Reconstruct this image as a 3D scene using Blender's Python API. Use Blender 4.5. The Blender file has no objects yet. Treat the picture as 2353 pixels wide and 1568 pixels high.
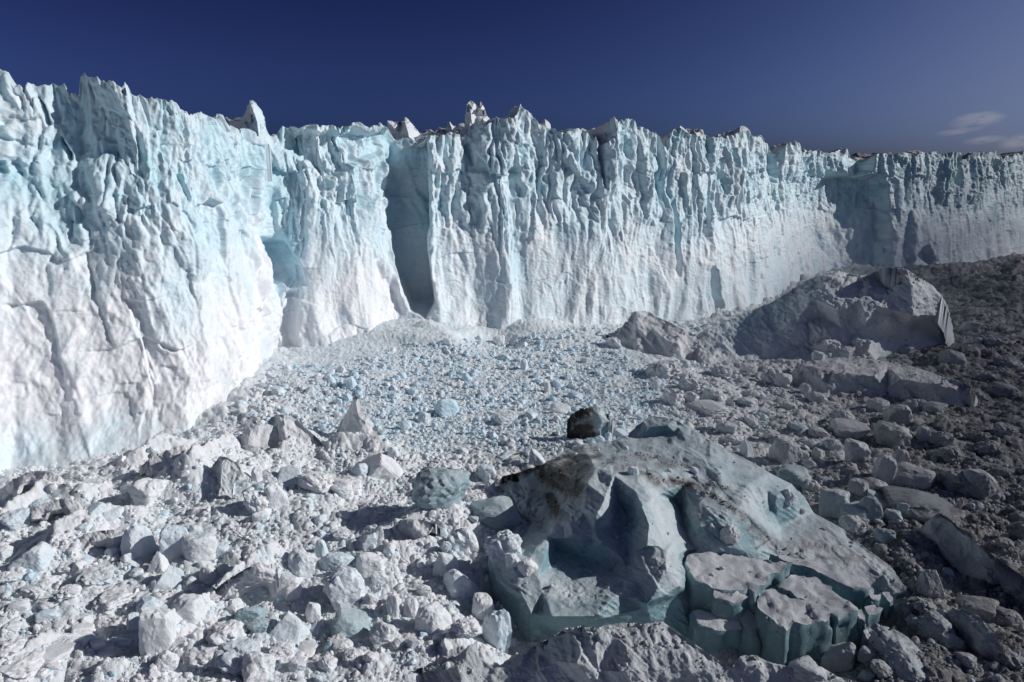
import bpy, math, random
import numpy as np
from mathutils import Vector
from mathutils.geometry import delaunay_2d_cdt

SC = bpy.context.scene
COL = SC.collection
# ------------------------------------------------------------------ camera, sky, sun, exposure
CAM_H, PITCH, F = 72.0, math.radians(13.0), 1569.0      # F: focal length in units of a 2353 px wide picture
cam = bpy.data.cameras.new("camera")
cam.sensor_width = 36.0
cam.lens = 36.0 * F / 2353.0
cam.clip_start = 1.0
cam.clip_end = 60000.0
camo = bpy.data.objects.new("camera", cam)
camo.location = (0, 0, CAM_H)
camo.rotation_euler = (math.pi / 2 - PITCH, 0, 0)
COL.objects.link(camo)
SC.camera = camo

SUN_AZ, SUN_EL = math.radians(1.0), math.radians(27.0)   # azimuth counted from +X towards +Y
w = bpy.data.worlds.new("World")
SC.world = w
w.use_nodes = True
nt = w.node_tree
nt.nodes.clear()
out = nt.nodes.new("ShaderNodeOutputWorld")
bg = nt.nodes.new("ShaderNodeBackground")
sky = nt.nodes.new("ShaderNodeTexSky")
sky.sky_type = 'NISHITA'
sky.sun_disc = False
sky.sun_elevation = SUN_EL
sky.sun_rotation = math.pi / 2 - SUN_AZ
sky.altitude = 0.0
sky.air_density = 0.35
sky.dust_density = 3.0
sky.ozone_density = 4.0
bg.inputs[1].default_value = 0.05
gm = nt.nodes.new("ShaderNodeGamma")          # a polarising filter's deeper, steeper blue
gm.inputs[1].default_value = 2.9
nt.links.new(sky.outputs[0], gm.inputs[0])
hs = nt.nodes.new("ShaderNodeHueSaturation")
hs.inputs["Saturation"].default_value = 0.92
nt.links.new(gm.outputs[0], hs.inputs["Color"])
# haze levels the glow round the sun off: c / (1 + c / limit)
dv1 = nt.nodes.new("ShaderNodeVectorMath"); dv1.operation = 'DIVIDE'; dv1.inputs[1].default_value = (4.8, 5.6, 8.5)
ad1 = nt.nodes.new("ShaderNodeVectorMath"); ad1.operation = 'ADD'; ad1.inputs[1].default_value = (1, 1, 1)
dv2 = nt.nodes.new("ShaderNodeVectorMath"); dv2.operation = 'DIVIDE'
ml = nt.nodes.new("ShaderNodeVectorMath"); ml.operation = 'MULTIPLY'
ml.inputs[1].default_value = (0.22, 0.225, 0.22)
nt.links.new(hs.outputs[0], ml.inputs[0])
nt.links.new(ml.outputs[0], dv1.inputs[0]); nt.links.new(dv1.outputs[0], ad1.inputs[0])
nt.links.new(ml.outputs[0], dv2.inputs[0]); nt.links.new(ad1.outputs[0], dv2.inputs[1])
nt.links.new(dv2.outputs[0], bg.inputs[0])
nt.links.new(bg.outputs[0], out.inputs[0])
sl = bpy.data.lights.new("sun", 'SUN')
sl.energy = 3.6
sl.angle = math.radians(0.5)
sl.color = (1.0, 0.965, 0.925)
so = bpy.data.objects.new("sun", sl)
sd = Vector((math.cos(SUN_EL) * math.cos(SUN_AZ), math.cos(SUN_EL) * math.sin(SUN_AZ), math.sin(SUN_EL)))
so.rotation_euler = sd.to_track_quat('Z', 'Y').to_euler()
so.location = (0, 0, 300)
COL.objects.link(so)
SC.view_settings.view_transform = 'Standard'
SC.view_settings.look = 'None'
SC.view_settings.exposure = 0.0
SC.view_settings.gamma = 1.0
SC.render.engine = 'CYCLES'
SC.cycles.max_bounces = 5
SC.cycles.diffuse_bounces = 4

# ------------------------------------------------------------------ picture <-> world
SP, CP = math.sin(PITCH), math.cos(PITCH)


def ray(px, py):
    a = (np.asarray(px, float) - 1176.5) / F
    b = -(np.asarray(py, float) - 784.0) / F
    return np.stack([a, CP + b * SP, -SP + b * CP], -1)


def unp(px, py, z=0.0):
    """the place at height z that is seen at picture point px, py"""
    d = ray(px, py)
    t = (np.asarray(z, float) - CAM_H) / d[..., 2]
    return np.stack([d[..., 0] * t, d[..., 1] * t, np.full_like(t, 0) + z], -1)


def proj(p):
    x, y, z = p[..., 0], p[..., 1], p[..., 2] - CAM_H
    c = y * CP - z * SP
    return 1176.5 + F * x / c, 784.0 - F * (y * SP + z * CP) / c


# crops in which places were read off: offset and scale to the 2353 px picture
REG = {1: (0, 117.6, 2.857), 2: (764.7, 117.6, 2.857), 3: (1529.4, 235.3, 2.857), 4: (0, 588.2, 2.857),
       5: (764.7, 588.2, 2.857), 6: (1529.4, 705.9, 2.857), 7: (0, 1019.3, 2.857), 8: (764.7, 1019.3, 2.857),
       9: (1529.4, 1019.3, 2.857), 'a': (1058.8, 917.6, 2.5), 'c': (1470.6, 1205.9, 4.327),
       'e': (1529.4, 558.8, 3.333), 'd': (0, 0, 1)}


def R(reg, x, y):
    o = REG[reg]
    return o[0] + np.asarray(x, float) / o[2], o[1] + np.asarray(y, float) / o[2]


# ------------------------------------------------------------------ noise
def _h(ix, iy, iz, s):
    h = (ix.astype(np.uint32) * np.uint32(374761393)) ^ (iy.astype(np.uint32) * np.uint32(668265263)) ^ (iz.astype(np.uint32) * np.uint32(2147483647 - 1234567)) ^ np.uint32((s * 1274126177 + 97) & 0xffffffff)
    h = (h ^ (h >> np.uint32(13))) * np.uint32(1274126177)
    h = (h ^ (h >> np.uint32(16))) * np.uint32(2246822519)
    return h ^ (h >> np.uint32(13))


def rnd(ix, iy, iz, s):
    return (_h(ix, iy, iz, s) & np.uint32(0xffffff)).astype(np.float32) / np.float32(0xffffff)


def noise(x, y, z, s=0):
    """value-gradient noise, about -1..1"""
    x = np.asarray(x, np.float32); y = np.asarray(y, np.float32); z = np.asarray(z, np.float32) + np.zeros_like(x)
    fx, fy, fz = np.floor(x), np.floor(y), np.floor(z)
    ix, iy, iz = fx.astype(np.int64), fy.astype(np.int64), fz.astype(np.int64)
    dx, dy, dz = x - fx, y - fy, z - fz
    u, v, q = dx * dx * (3 - 2 * dx), dy * dy * (3 - 2 * dy), dz * dz * (3 - 2 * dz)
    r = 0
    for a in (0, 1):
        wa = u if a else 1 - u
        for b in (0, 1):
            wb = v if b else 1 - v
            for c in (0, 1):
                wc = q if c else 1 - q
                h = _h(ix + a, iy + b, iz + c, s)
                g = ((h & np.uint32(1023)).astype(np.float32) / 511.5 - 1) * (dx - a) + \
                    (((h >> np.uint32(10)) & np.uint32(1023)).astype(np.float32) / 511.5 - 1) * (dy - b) + \
                    (((h >> np.uint32(20)) & np.uint32(1023)).astype(np.float32) / 511.5 - 1) * (dz - c)
                r = r + wa * wb * wc * g
    return r * 1.5


def fbm(x, y, z=0.0, octv=4, s=0, gain=0.5, ridge=False):
    a, t, n = 1.0, 0, 0
    for i in range(octv):
        k = 2.03 ** i
        v = noise(np.asarray(x) * k + 17.3 * i, np.asarray(y) * k - 9.1 * i, np.asarray(z) * k + 5.7 * i, s + i)
        if ridge:
            v = 1 - 2 * np.abs(v)
        t = t + a * v
        n += a
        a *= gain
    return t / n


def facet(x, y, s=0, tilt=1.0, k=1.2):
    """continuous surface of tilted facets meeting in sharp outward ridges, roughly 0..1"""
    x = np.asarray(x, np.float32); y = np.asarray(y, np.float32)
    ix, iy = np.floor(x).astype(np.int64), np.floor(y).astype(np.int64)
    best = np.full(x.shape, -9, np.float32)
    zz = np.zeros_like(ix)
    for a in (-1, 0, 1):
        for b in (-1, 0, 1):
            cx, cy = ix + a, iy + b
            ddx = x - (cx + rnd(cx, cy, zz, s)); ddy = y - (cy + rnd(cx, cy, zz, s + 1))
            pl = rnd(cx, cy, zz, s + 2) * 0.6 + tilt * ((rnd(cx, cy, zz, s + 3) - .5) * ddx + (rnd(cx, cy, zz, s + 4) - .5) * ddy)
            best = np.maximum(best, pl - k * (ddx * ddx + ddy * ddy))
    return 0.55 - best


def bumps(x, y, s=0, fill=1.0):
    """packed blocks of uneven size, 0..1"""
    x = np.asarray(x, np.float32); y = np.asarray(y, np.float32)
    ix, iy = np.floor(x).astype(np.int64), np.floor(y).astype(np.int64)
    best = np.zeros(x.shape, np.float32)
    zz = np.zeros_like(ix)
    for a in (-1, 0, 1):
        for b in (-1, 0, 1):
            cx, cy = ix + a, iy + b
            ddx = x - (cx + rnd(cx, cy, zz, s)); ddy = y - (cy + rnd(cx, cy, zz, s + 1))
            an = rnd(cx, cy, zz, s + 5) * 3.14
            ca, sa = np.cos(an), np.sin(an)
            ex = (ca * ddx + sa * ddy); ey = (-sa * ddx + ca * ddy) * 1.35
            r = 0.25 + 0.6 * rnd(cx, cy, zz, s + 2) ** 2
            d = (np.abs(ex) ** 2.6 + np.abs(ey) ** 2.6) ** (1 / 2.6) / r
            top = (r + 0.25 * ((rnd(cx, cy, zz, s + 3) - .5) * ddx + (rnd(cx, cy, zz, s + 4) - .5) * ddy) / r)
            hgt = top * np.clip(1 - d ** 3, 0, 1) ** 0.6
            best = np.maximum(best, np.where(rnd(cx, cy, zz, s + 6) < fill, hgt, 0))
    return best


def sstep(a, b, x):
    t = np.clip((x - a) / (b - a), 0, 1)
    return t * t * (3 - 2 * t)


# ------------------------------------------------------------------ material
def ice_material(name, rough=0.55, snow=(0.84, 0.85, 0.87), blue=(0.43, 0.70, 0.80), deep=(0.16, 0.40, 0.50),
                 scale=1.0, bump=0.35, steep_blue=0.0, sss=0.0):
    m = bpy.data.materials.new(name)
    m.use_nodes = True
    t = m.node_tree
    N, L = t.nodes, t.links
    b = N["Principled BSDF"]
    b.inputs["Roughness"].default_value = rough
    b.inputs["Specular IOR Level"].default_value = 0.35
    geo = N.new("ShaderNodeNewGeometry")
    tex = N.new("ShaderNodeTexCoord")

    def attr(n):
        a = N.new("ShaderNodeAttribute"); a.attribute_name = n; return a.outputs["Fac"]

    def math_(op, a, c, cl=False):
        n = N.new("ShaderNodeMath"); n.operation = op; n.use_clamp = cl
        for i, v in enumerate((a, c)):
            if isinstance(v, (int, float)): n.inputs[i].default_value = v
            else: L.new(v, n.inputs[i])
        return n.outputs[0]

    def noise_(sc, det, ro=0.6, src=None):
        n = N.new("ShaderNodeTexNoise"); n.inputs["Scale"].default_value = sc
        n.inputs["Detail"].default_value = det; n.inputs["Roughness"].default_value = ro
        L.new(src or geo.outputs["Position"], n.inputs["Vector"]); return n.outputs["Fac"]

    def mix(f, a, c):
        n = N.new("ShaderNodeMix"); n.data_type = 'RGBA'
        L.new(f, n.inputs[0])
        for i, v in ((6, a), (7, c)):
            if isinstance(v, tuple): n.inputs[i].default_value = (*v, 1)
            else: L.new(v, n.inputs[i])
        return n.outputs[2]
    oi = N.new("ShaderNodeObjectInfo")
    sep = N.new("ShaderNodeSeparateColor"); L.new(oi.outputs["Color"], sep.inputs[0])
    n1 = noise_(0.11 * scale, 6, 0.65)
    n2 = noise_(0.9 * scale, 5, 0.7)
    bl = math_('ADD', attr("blue"), sep.outputs[0])
    wob = math_('MULTIPLY', math_('SUBTRACT', n1, 0.5), 1.1)
    wob2 = math_('MULTIPLY', math_('SUBTRACT', n2, 0.5), 0.9)
    bl = math_('ADD', bl, math_('ADD', wob, wob2))
    if steep_blue:
        sn = N.new("ShaderNodeSeparateXYZ"); L.new(geo.outputs["Normal"], sn.inputs[0])
        st = math_('MULTIPLY', math_('SUBTRACT', 0.72, sn.outputs[2]), steep_blue)
        bl = math_('ADD', bl, st)
    bl = math_('MULTIPLY', bl, 1.0, True)
    c = mix(bl, snow, blue)
    dp = math_('MULTIPLY', math_('SUBTRACT', bl, 0.72), 2.6, True)
    dp = math_('MULTIPLY', dp, attr("deep"), True)
    c = mix(dp, c, deep)
    n3 = noise_(2.3 * scale, 6, 0.75)
    di = math_('ADD', attr("dirt"), sep.outputs[1])
    g = math_('MULTIPLY', math_('SUBTRACT', math_('ADD', n3, n1), 1.0), 1.1)
    di2 = math_('ADD', di, math_('MULTIPLY', g, math_('MULTIPLY', di, 2.0, True)), True)
    # light grime and painted shade read as warm grey, heavy grime as near-black silt
    c = mix(math_('MULTIPLY', di2, 1.5, True), c, (0.25, 0.25, 0.25))
    c = mix(math_('MULTIPLY', math_('SUBTRACT', di2, 0.55), 2.6, True), c, (0.035, 0.033, 0.03))
    L.new(c, b.inputs["Base Color"])
    bn = N.new("ShaderNodeBump"); bn.inputs["Strength"].default_value = bump; bn.inputs["Distance"].default_value = 0.5
    f1 = noise_(1.6 * scale, 8, 0.72)
    L.new(f1, bn.inputs["Height"]); L.new(bn.outputs[0], b.inputs["Normal"])
    if sss:
        b.inputs["Subsurface Weight"].default_value = sss
        b.inputs["Subsurface Radius"].default_value = (0.3, 0.8, 1.0)
        b.inputs["Subsurface Scale"].default_value = 1.2
    return m


M_CLIFF = ice_material("glacier_ice", snow=(0.80, 0.815, 0.845), blue=(0.50, 0.72, 0.81), deep=(0.25, 0.50, 0.56), scale=0.7, bump=0.35)
M_GROUND = ice_material("crushed_ice", snow=(0.75, 0.765, 0.79), scale=2.0, bump=0.5, rough=0.75)
M_BLOCK = ice_material("block_ice", snow=(0.77, 0.785, 0.81), blue=(0.50, 0.70, 0.82), scale=1.6, bump=0.4)
M_BERG = ice_material("clear_berg_ice", rough=0.3, snow=(0.69, 0.72, 0.75), blue=(0.39, 0.53, 0.58), deep=(0.15, 0.30, 0.35),
                      scale=1.8, bump=0.5, steep_blue=0.35)


# ------------------------------------------------------------------ mesh helpers
def link(name, verts, faces, mat, parent=None, attrs=None, smooth=True, **tags):
    me = bpy.data.meshes.new(name)
    verts = np.asarray(verts, np.float32)
    faces = np.asarray(faces, np.int32)
    nv, nf, k = len(verts), len(faces), faces.shape[1]
    me.vertices.add(nv); me.vertices.foreach_set("co", verts.ravel())
    me.loops.add(nf * k); me.loops.foreach_set("vertex_index", faces.ravel())
    me.polygons.add(nf)
    me.polygons.foreach_set("loop_start", np.arange(0, nf * k, k, dtype=np.int32))
    me.update(calc_edges=True)
    me.polygons.foreach_set("use_smooth", np.full(nf, smooth, bool))
    for n, v in (attrs or {}).items():
        a = me.attributes.new(n, 'FLOAT', 'POINT'); a.data.foreach_set("value", np.asarray(v, np.float32).ravel())
    me.materials.append(mat)
    me.validate()
    o = bpy.data.objects.new(name, me)
    COL.objects.link(o)
    o.color = (0, 0, 0, 1)
    if parent is not None:
        o.parent = parent
    for n, v in tags.items():
        o[n] = v
    return o


def gridfaces(nr, nc, mask=None):
    i = np.arange(nr * nc).reshape(nr, nc)
    q = np.stack([i[:-1, :-1], i[:-1, 1:], i[1:, 1:], i[1:, :-1]], -1).reshape(-1, 4)
    if mask is not None:
        q = q[mask.ravel()[q].all(1)]
    return q


def grid_normals(P):
    du = np.zeros_like(P); dv = np.zeros_like(P)
    du[:, 1:-1] = P[:, 2:] - P[:, :-2]; du[:, 0] = P[:, 1] - P[:, 0]; du[:, -1] = P[:, -1] - P[:, -2]
    dv[1:-1] = P[2:] - P[:-2]; dv[0] = P[1] - P[0]; dv[-1] = P[-1] - P[-2]
    n = np.cross(du, dv)
    return n / (np.linalg.norm(n, axis=-1, keepdims=True) + 1e-9)


def blur(A, n, mask=None):
    if mask is None:
        for _ in range(n):
            B = A.copy()
            B[1:-1] = (A[:-2] + 2 * A[1:-1] + A[2:]) / 4
            A = B.copy()
            A[:, 1:-1] = (B[:, :-2] + 2 * B[:, 1:-1] + B[:, 2:]) / 4
        return A
    m = mask.astype(float)
    mm = m[..., None] if A.ndim == 3 else m
    A = np.where(mm > 0, A, 0)
    for _ in range(n):
        S = A * mm * 2; W = mm * 2.0
        for ax in (0, 1):
            for sh in (1, -1):
                S = S + np.roll(A * mm, sh, ax); W = W + np.roll(mm, sh, ax)
        A = np.where(mm > 0, S / np.maximum(W, 1e-9), 0)
    return A


def thing(name, label, cat, loc=(0, 0, 0), group=None):
    o = bpy.data.objects.new(name, None)
    COL.objects.link(o)
    o.location = loc
    o["label"] = label; o["category"] = cat
    if group: o["group"] = group
    return o


# ------------------------------------------------------------------ the ground of broken ice
GP = [(-200, 1300, 1), (0, 1114, -2.5), (-80, 1140, -2.5), (80, 1098, -2), (160, 1082, -1.5), (250, 1062, -1), (400, 1016, 0.5), (480, 992, 2), (60, 1130, 0), (0, 1300, 1), (0, 1500, 0), (200, 1120, 3), (200, 1250, 1.5), (330, 1075, 2.5), (420, 1090, 4.5), (480, 1030, 3), (400, 1180, 2.5),
      (560, 1010, 2.5), (650, 1050, 2), (560, 930, 5), (600, 880, 6), (700, 870, 7), (800, 860, 7), (640, 1150, 3), (800, 1080, 3), (900, 1150, 0.5),
      (975, 729, 16), (1000, 742, 13), (955, 757, 11), (1030, 765, 8), (985, 760, 12), (900, 810, 8), (1100, 795, 3.5), (1165, 803, 0.5), (1232, 738, 9.5), (1200, 770, 6), (1260, 765, 6), (1320, 760, 6), (1390, 770, 2),
      (1000, 850, 5), (1200, 850, 4), (1400, 830, 3), (800, 930, 3.5), (1000, 950, 2), (1200, 960, 1), (1230, 990, 3), (1260, 1010, 2.5), (1350, 900, 1.5), (1500, 880, 1), (1550, 760, 2), (1640, 745, 0),
      (1750, 715, 1), (1880, 640, 5), (1960, 625, 7), (2050, 622, 6), (2180, 640, 3), (2350, 610, 3), (2900, 540, 2),
      (300, 1400, 0), (600, 1300, .5), (600, 1450, 0), (900, 1350, 0), (300, 1560, -1), (700, 1520, -1.5), (100, 1540, 0), (1000, 1450, -1), (1080, 1300, 0), (1060, 1180, 1), (1250, 1050, 1),
      (1160, 1400, -4), (1200, 1470, -7), (1300, 1470, -8), (1450, 1470, -8), (1600, 1470, -8), (1750, 1490, -8), (1850, 1500, -8), (1950, 1490, -8), (1980, 1460, -7), (1700, 1400, -7),
      (1600, 1400, -7), (1500, 1420, -7), (1850, 1440, -8), (2020, 1430, -3), (2100, 1400, 0), (2150, 1300, 0), (2100, 1500, -1), (2250, 1450, -1), (2350, 1300, 0), (2350, 1500, -1),
      (1700, 950, 0.5), (1900, 950, 0), (2000, 1050, 0), (1900, 1050, 0), (1750, 1020, 0), (2200, 950, 0), (2350, 800, 0), (2200, 1150, 0.5), (2350, 1000, 0), (2100, 1000, 0.5),
      (1700, 850, 0), (1800, 840, 0), (1610, 770, -2), (1640, 810, -2), (1700, 820, -2), (1650, 790, -2), (1750, 770, -2), (1850, 740, -1.5), (1980, 760, -1.5), (2300, 700, 2), (2220, 740, 1), (1000, 1600, -3), (1400, 1650, -5), (2000, 1650, -3), (300, 1700, -1)]
_g = np.array(GP, float)
_gp = unp(_g[:, 0], _g[:, 1], _g[:, 2])
RIDGES = [(7, 30, 590, 300, 430, 3.0, 4), (7, 300, 430, 560, 440, 2.5, 4), (7, 400, 720, 620, 620, 3.2, 5), (7, 620, 620, 870, 570, 2.5, 4), (7, 120, 900, 420, 770, 2.0, 4),
          (7, 60, 1150, 500, 1100, 1.6, 4), (7, 1130, 1290, 1500, 1010, 2.6, 3.2), (7, 1500, 1010, 1800, 830, 3.2, 3.2), (7, 60, 1560, 330, 1370, 2.5, 4),
          (7, 700, 1500, 1280, 1330, 1.2, 3), (7, 480, 230, 900, 130, 1.5, 5), (7, 900, 200, 1100, 100, 3, 5), (7, 1300, 330, 1500, 130, 4.0, 6),
          (7, 1600, 330, 2000, 60, 2.5, 7), (8, 0, 100, 300, 100, 2.5, 5), (8, 330, 650, 700, 520, 2.6, 5), (8, 350, 760, 640, 700, 2.6, 4), (5, 1150, 1080, 1450, 1090, 2.5, 6),
          (6, 60, 420, 300, 560, 2.2, 6), (6, 640, 420, 900, 380, 2, 7), (6, 1400, 820, 1750, 900, 1.8, 7), (6, 1300, 1080, 1700, 1080, 2.5, 6),
          (6, 1750, 780, 2100, 830, 1.8, 7), (6, 1900, 1000, 2350, 1100, 1.5, 6), (6, 1850, 330, 2353, 200, 3, 9), (6, 2000, 80, 2353, 60, 5, 12), (3, 1900, 1240, 2353, 1290, 5, 12),
          (9, 1150, 480, 1500, 660, 1.4, 4), (9, 1500, 660, 1650, 900, 1.8, 4), (9, 1300, 1200, 1500, 1500, 1.5, 4), (9, 1900, 1100, 2353, 1250, 1.5, 5),
          (3, 1850, 1150, 2100, 1130, 6, 14), (3, 2250, 1200, 2353, 1100, 6, 14)]
_rp = []
for r_ in RIDGES:
    a_ = unp(*R(r_[0], r_[1], r_[2]), 1.0); b_ = unp(*R(r_[0], r_[3], r_[4]), 1.0)
    k_ = 1.7 if r_[0] in (7, 8) else 1.0
    _rp.append((a_[:2], b_[:2], r_[5] * k_, r_[6] * (0.85 + 0.15 * k_)))


def ground_base(x, y):
    shp = x.shape
    x = x.ravel(); y = y.ravel()
    out_ = np.empty(x.shape)
    for i in range(0, len(x), 60000):
        xs, ys = x[i:i + 60000], y[i:i + 60000]
        d2 = (xs[:, None] - _gp[None, :, 0]) ** 2 + (ys[:, None] - _gp[None, :, 1]) ** 2
        r2 = (xs ** 2 + ys ** 2)[:, None] * 0.0004
        ww = 1.0 / (d2 + r2 + 1.0) ** 2
        z = (ww * _gp[None, :, 2]).sum(1) / ww.sum(1)
        rz = 0
        for a, b, h, wd in _rp:
            ab = b - a
            t = np.clip(((xs - a[0]) * ab[0] + (ys - a[1]) * ab[1]) / (ab @ ab), 0, 1)
            d = np.hypot(xs - a[0] - t * ab[0], ys - a[1] - t * ab[1]) / wd
            rz = np.maximum(rz, h * np.clip(1 - d / 1.6, 0, 1) ** 1.3)
        out_[i:i + 60000] = z + rz
    return out_.reshape(shp)


def cone_mask(x, y):
    """1 on the fine blue talus below the cliff notch, 0 elsewhere"""
    px, py = proj(np.stack([x, y, np.zeros_like(x) + 2], -1))
    m = sstep(560, 760, px + 0.0) * sstep(1650, 1450, px) * sstep(1080, 1000, py - (px - 1100) * 0.05)
    return m


def ground_z(x, y, fine=True):
    x = np.asarray(x, float); y = np.asarray(y, float)
    z = ground_base(x, y)
    far = np.hypot(x, y)
    c = cone_mask(x, y)
    amp = np.clip(1 - 0.75 * c, 0, 1) * (1 + np.clip((far - 250) / 400, 0, 1.2))
    z = z + 1.6 * amp * fbm(x / 22, y / 22, 0, 4, 11)
    wx = x + 0.7 * noise(x / 6, y / 6, 3.3, 5); wy = y + 0.7 * noise(x / 6, y / 6, 7.7, 6)
    z = z + amp * 1.7 * (bumps(wx / 9, wy / 9, 21, 0.8))
    z = z + amp * 1.0 * (bumps(wx / 4.2, wy / 4.2, 31, 0.9))
    if fine:
        z = z + (0.5 * amp + 0.25 * c) * bumps(wx / 1.9, wy / 1.9, 41)
        z = z + 0.4 * bumps(wx / 1.0, wy / 1.0, 51)
        z = z + 0.16 * fbm(x / 0.9, y / 0.9, 0, 3, 61)
    return z


def tint(x, y, z=1.0):
    """(blue, dirt) of the ice at a place of the field"""
    px, py = proj(np.stack([x, y, np.zeros_like(x) + z], -1))
    n = fbm(x / 30, y / 30, 4.4, 3, 71)
    c = cone_mask(x, y)
    blue = 0.10 + 0.10 * c + 0.15 * n
    d = 0.0 + 0.62 * sstep(1450, 2250, px + 0.35 * (py - 900)) + 0.06 * sstep(1150, 1450, py) * sstep(900, 0, px)  # greyer to the lower right: dirty ice, deepened in place of shade there
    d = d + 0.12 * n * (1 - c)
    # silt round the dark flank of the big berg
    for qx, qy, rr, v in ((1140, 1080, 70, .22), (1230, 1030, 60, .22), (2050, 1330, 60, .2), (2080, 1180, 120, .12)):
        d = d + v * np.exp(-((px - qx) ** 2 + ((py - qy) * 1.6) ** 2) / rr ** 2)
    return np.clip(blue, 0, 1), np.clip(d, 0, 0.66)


th = np.concatenate([np.linspace(-80, -44, 60, endpoint=False), np.linspace(-44, 44, 1250), np.linspace(44, 80, 61)[1:]])
th = np.radians(th)
# rows: even steps in the view's tilt near, long steps to the horizon
dep = np.concatenate([np.linspace(60, 43, 30, endpoint=False), np.linspace(43, 3.4, 860), np.geomspace(3.4, 0.25, 50)[1:]])
rr_ = CAM_H / np.tan(np.radians(dep))
TH, RR = np.meshgrid(th, rr_)
GX, GY = RR * np.sin(TH), RR * np.cos(TH)
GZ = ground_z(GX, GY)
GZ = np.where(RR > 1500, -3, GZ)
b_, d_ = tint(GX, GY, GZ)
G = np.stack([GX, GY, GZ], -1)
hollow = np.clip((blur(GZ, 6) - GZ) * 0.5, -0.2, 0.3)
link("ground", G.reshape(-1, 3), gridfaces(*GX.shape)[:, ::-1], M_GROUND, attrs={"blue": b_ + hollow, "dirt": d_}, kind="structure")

# ------------------------------------------------------------------ the ice cliff
CREST = [(-400, 90), (-200, 130), (-60, 150), (0, 162), (21, 170), (31, 188), (60, 207), (63, 195), (87, 202), (105, 200), (126, 198), (136, 202), (150, 197), (157, 212), (175, 217), (185, 222), (186, 200), (191, 188), (210, 181), (224, 180), (234, 188), (259, 188), (276, 202), (281, 203), (287, 190), (297, 205), (304, 221), (315, 224), (322, 221), (336, 230), (353, 224), (367, 230), (395, 233), (406, 240), (416, 254), (441, 265), (462, 261), (483, 272), (499, 277), (502, 268), (513, 268), (525, 289), (546, 298), (562, 303), (564, 279), (569, 284), (574, 272), (576, 237), (583, 237), (595, 249), (607, 265), (612, 300), (620, 316), (627, 320), (634, 312), (640, 307), (649, 293), (660, 297), (670, 293), (690, 296), (705, 290), (720, 287), (735, 290), (750, 291), (765, 290), (775, 295), (785, 292), (800, 291), (810, 285), (825, 283), (838, 290), (850, 295), (862, 288), (872, 284), (885, 292), (895, 303), (905, 322), (915, 326), (925, 320), (935, 319), (950, 325), (965, 331), (975, 328), (985, 314), (1000, 313), (1020, 312), (1030, 305), (1045, 307), (1055, 312), (1066, 318), (1072, 300), (1080, 283), (1095, 286), (1110, 292), (1130, 284), (1139, 271), (1150, 273), (1164, 275), (1172, 270), (1181, 271), (1187, 265), (1192, 257), (1196, 240), (1202, 252), (1213, 258), (1227, 272), (1240, 289), (1252, 292), (1262, 296), (1269, 298), (1277, 297), (1283, 307), (1300, 307), (1311, 300), (1328, 297), (1346, 303), (1356, 317), (1360, 322), (1368, 316), (1378, 330), (1384, 336), (1390, 320), (1398, 302), (1403, 273), (1412, 271), (1421, 282), (1430, 275), (1447, 275), (1458, 280), (1465, 293), (1482, 296), (1500, 307), (1515, 316), (1520, 335), (1527, 337), (1533, 312), (1540, 312), (1547, 300), (1563, 296), (1575, 303), (1590, 312), (1605, 315), (1620, 314), (1641, 319), (1662, 316), (1683, 312), (1701, 305), (1720, 302), (1731, 317), (1746, 318), (1760, 333), (1771, 348), (1781, 352), (1795, 350), (1806, 333), (1827, 326), (1837, 337), (1843, 352), (1862, 352), (1883, 345), (1893, 354), (1914, 352), (1937, 344), (1945, 350), (1952, 366), (1965, 370), (1990, 368), (2015, 356), (2030, 354), (2047, 357), (2075, 352), (2100, 358), (2117, 355), (2131, 352), (2149, 351), (2165, 356), (2194, 351), (2205, 356), (2212, 368), (2222, 366), (2232, 352), (2250, 353), (2264, 352), (2285, 352), (2294, 362), (2310, 360), (2330, 357), (2353, 350), (2500, 358), (3300, 385)]
_cr = np.array(CREST, float)
# base px, base py, base z, setback of the crest (m)
WALL = [(-420, 1330, 0, -460, 44), (-200, 1205, 0, -230, 44), (0, 1112, 0, -18, 44), (150, 1080, 1, 128, 42), (330, 1042, 2, 300, 38), (480, 987, 3, 440, 34), (560, 922, 4, 520, 30), (600, 872, 4, 572, 27),
        (634, 830, 4, 618, 26), (690, 842, 3, 672, 32), (760, 838, 3, 738, 32), (850, 822, 3, 815, 30), (920, 780, 5, 878, 28), (962, 735, 13, 930, 24), (1012, 742, 12, 992, 26), (1100, 778, 3, 1085, 28), (1170, 795, 0, 1160, 28),
        (1200, 775, 2, 1192, 28), (1232, 742, 8, 1230, 26), (1300, 752, 5, 1300, 26), (1400, 762, 1, 1400, 26), (1500, 745, 1, 1500, 26), (1640, 735, 0, 1640, 28), (1750, 706, 1, 1740, 26), (1830, 668, 2, 1818, 26),
        (1900, 640, 3, 1890, 26), (2000, 630, 3, 2000, 26), (2100, 625, 3, 2104, 28), (2200, 618, 2, 2200, 28), (2290, 604, 2, 2290, 28), (2353, 592, 2, 2353, 28), (2600, 545, 2, 2600, 30), (3100, 500, 2, 3100, 30)]
wa = np.array(WALL, float)
B0 = unp(wa[:, 0], wa[:, 1], wa[:, 2])
seg = np.hypot(np.diff(B0[:, 0]), np.diff(B0[:, 1])); dist = np.hypot(B0[:, 0], B0[:, 1])
# columns about one picture column apart whatever the distance
wt = np.maximum(seg / ((dist[1:] + dist[:-1]) / 2) * 680 * 1.2, 6)
cnt = np.maximum(wt.astype(int), 8)
tk = np.concatenate([np.linspace(i, i + 1, c, endpoint=False) for i, c in enumerate(cnt)])


def spl(col):
    return np.interp(tk, np.arange(len(wa)), col)


def sm1(v, n):
    for _ in range(n):
        v = np.concatenate([v[:1], (v[:-2] + 2 * v[1:-1] + v[2:]) / 4, v[-1:]])
    return v


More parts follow.
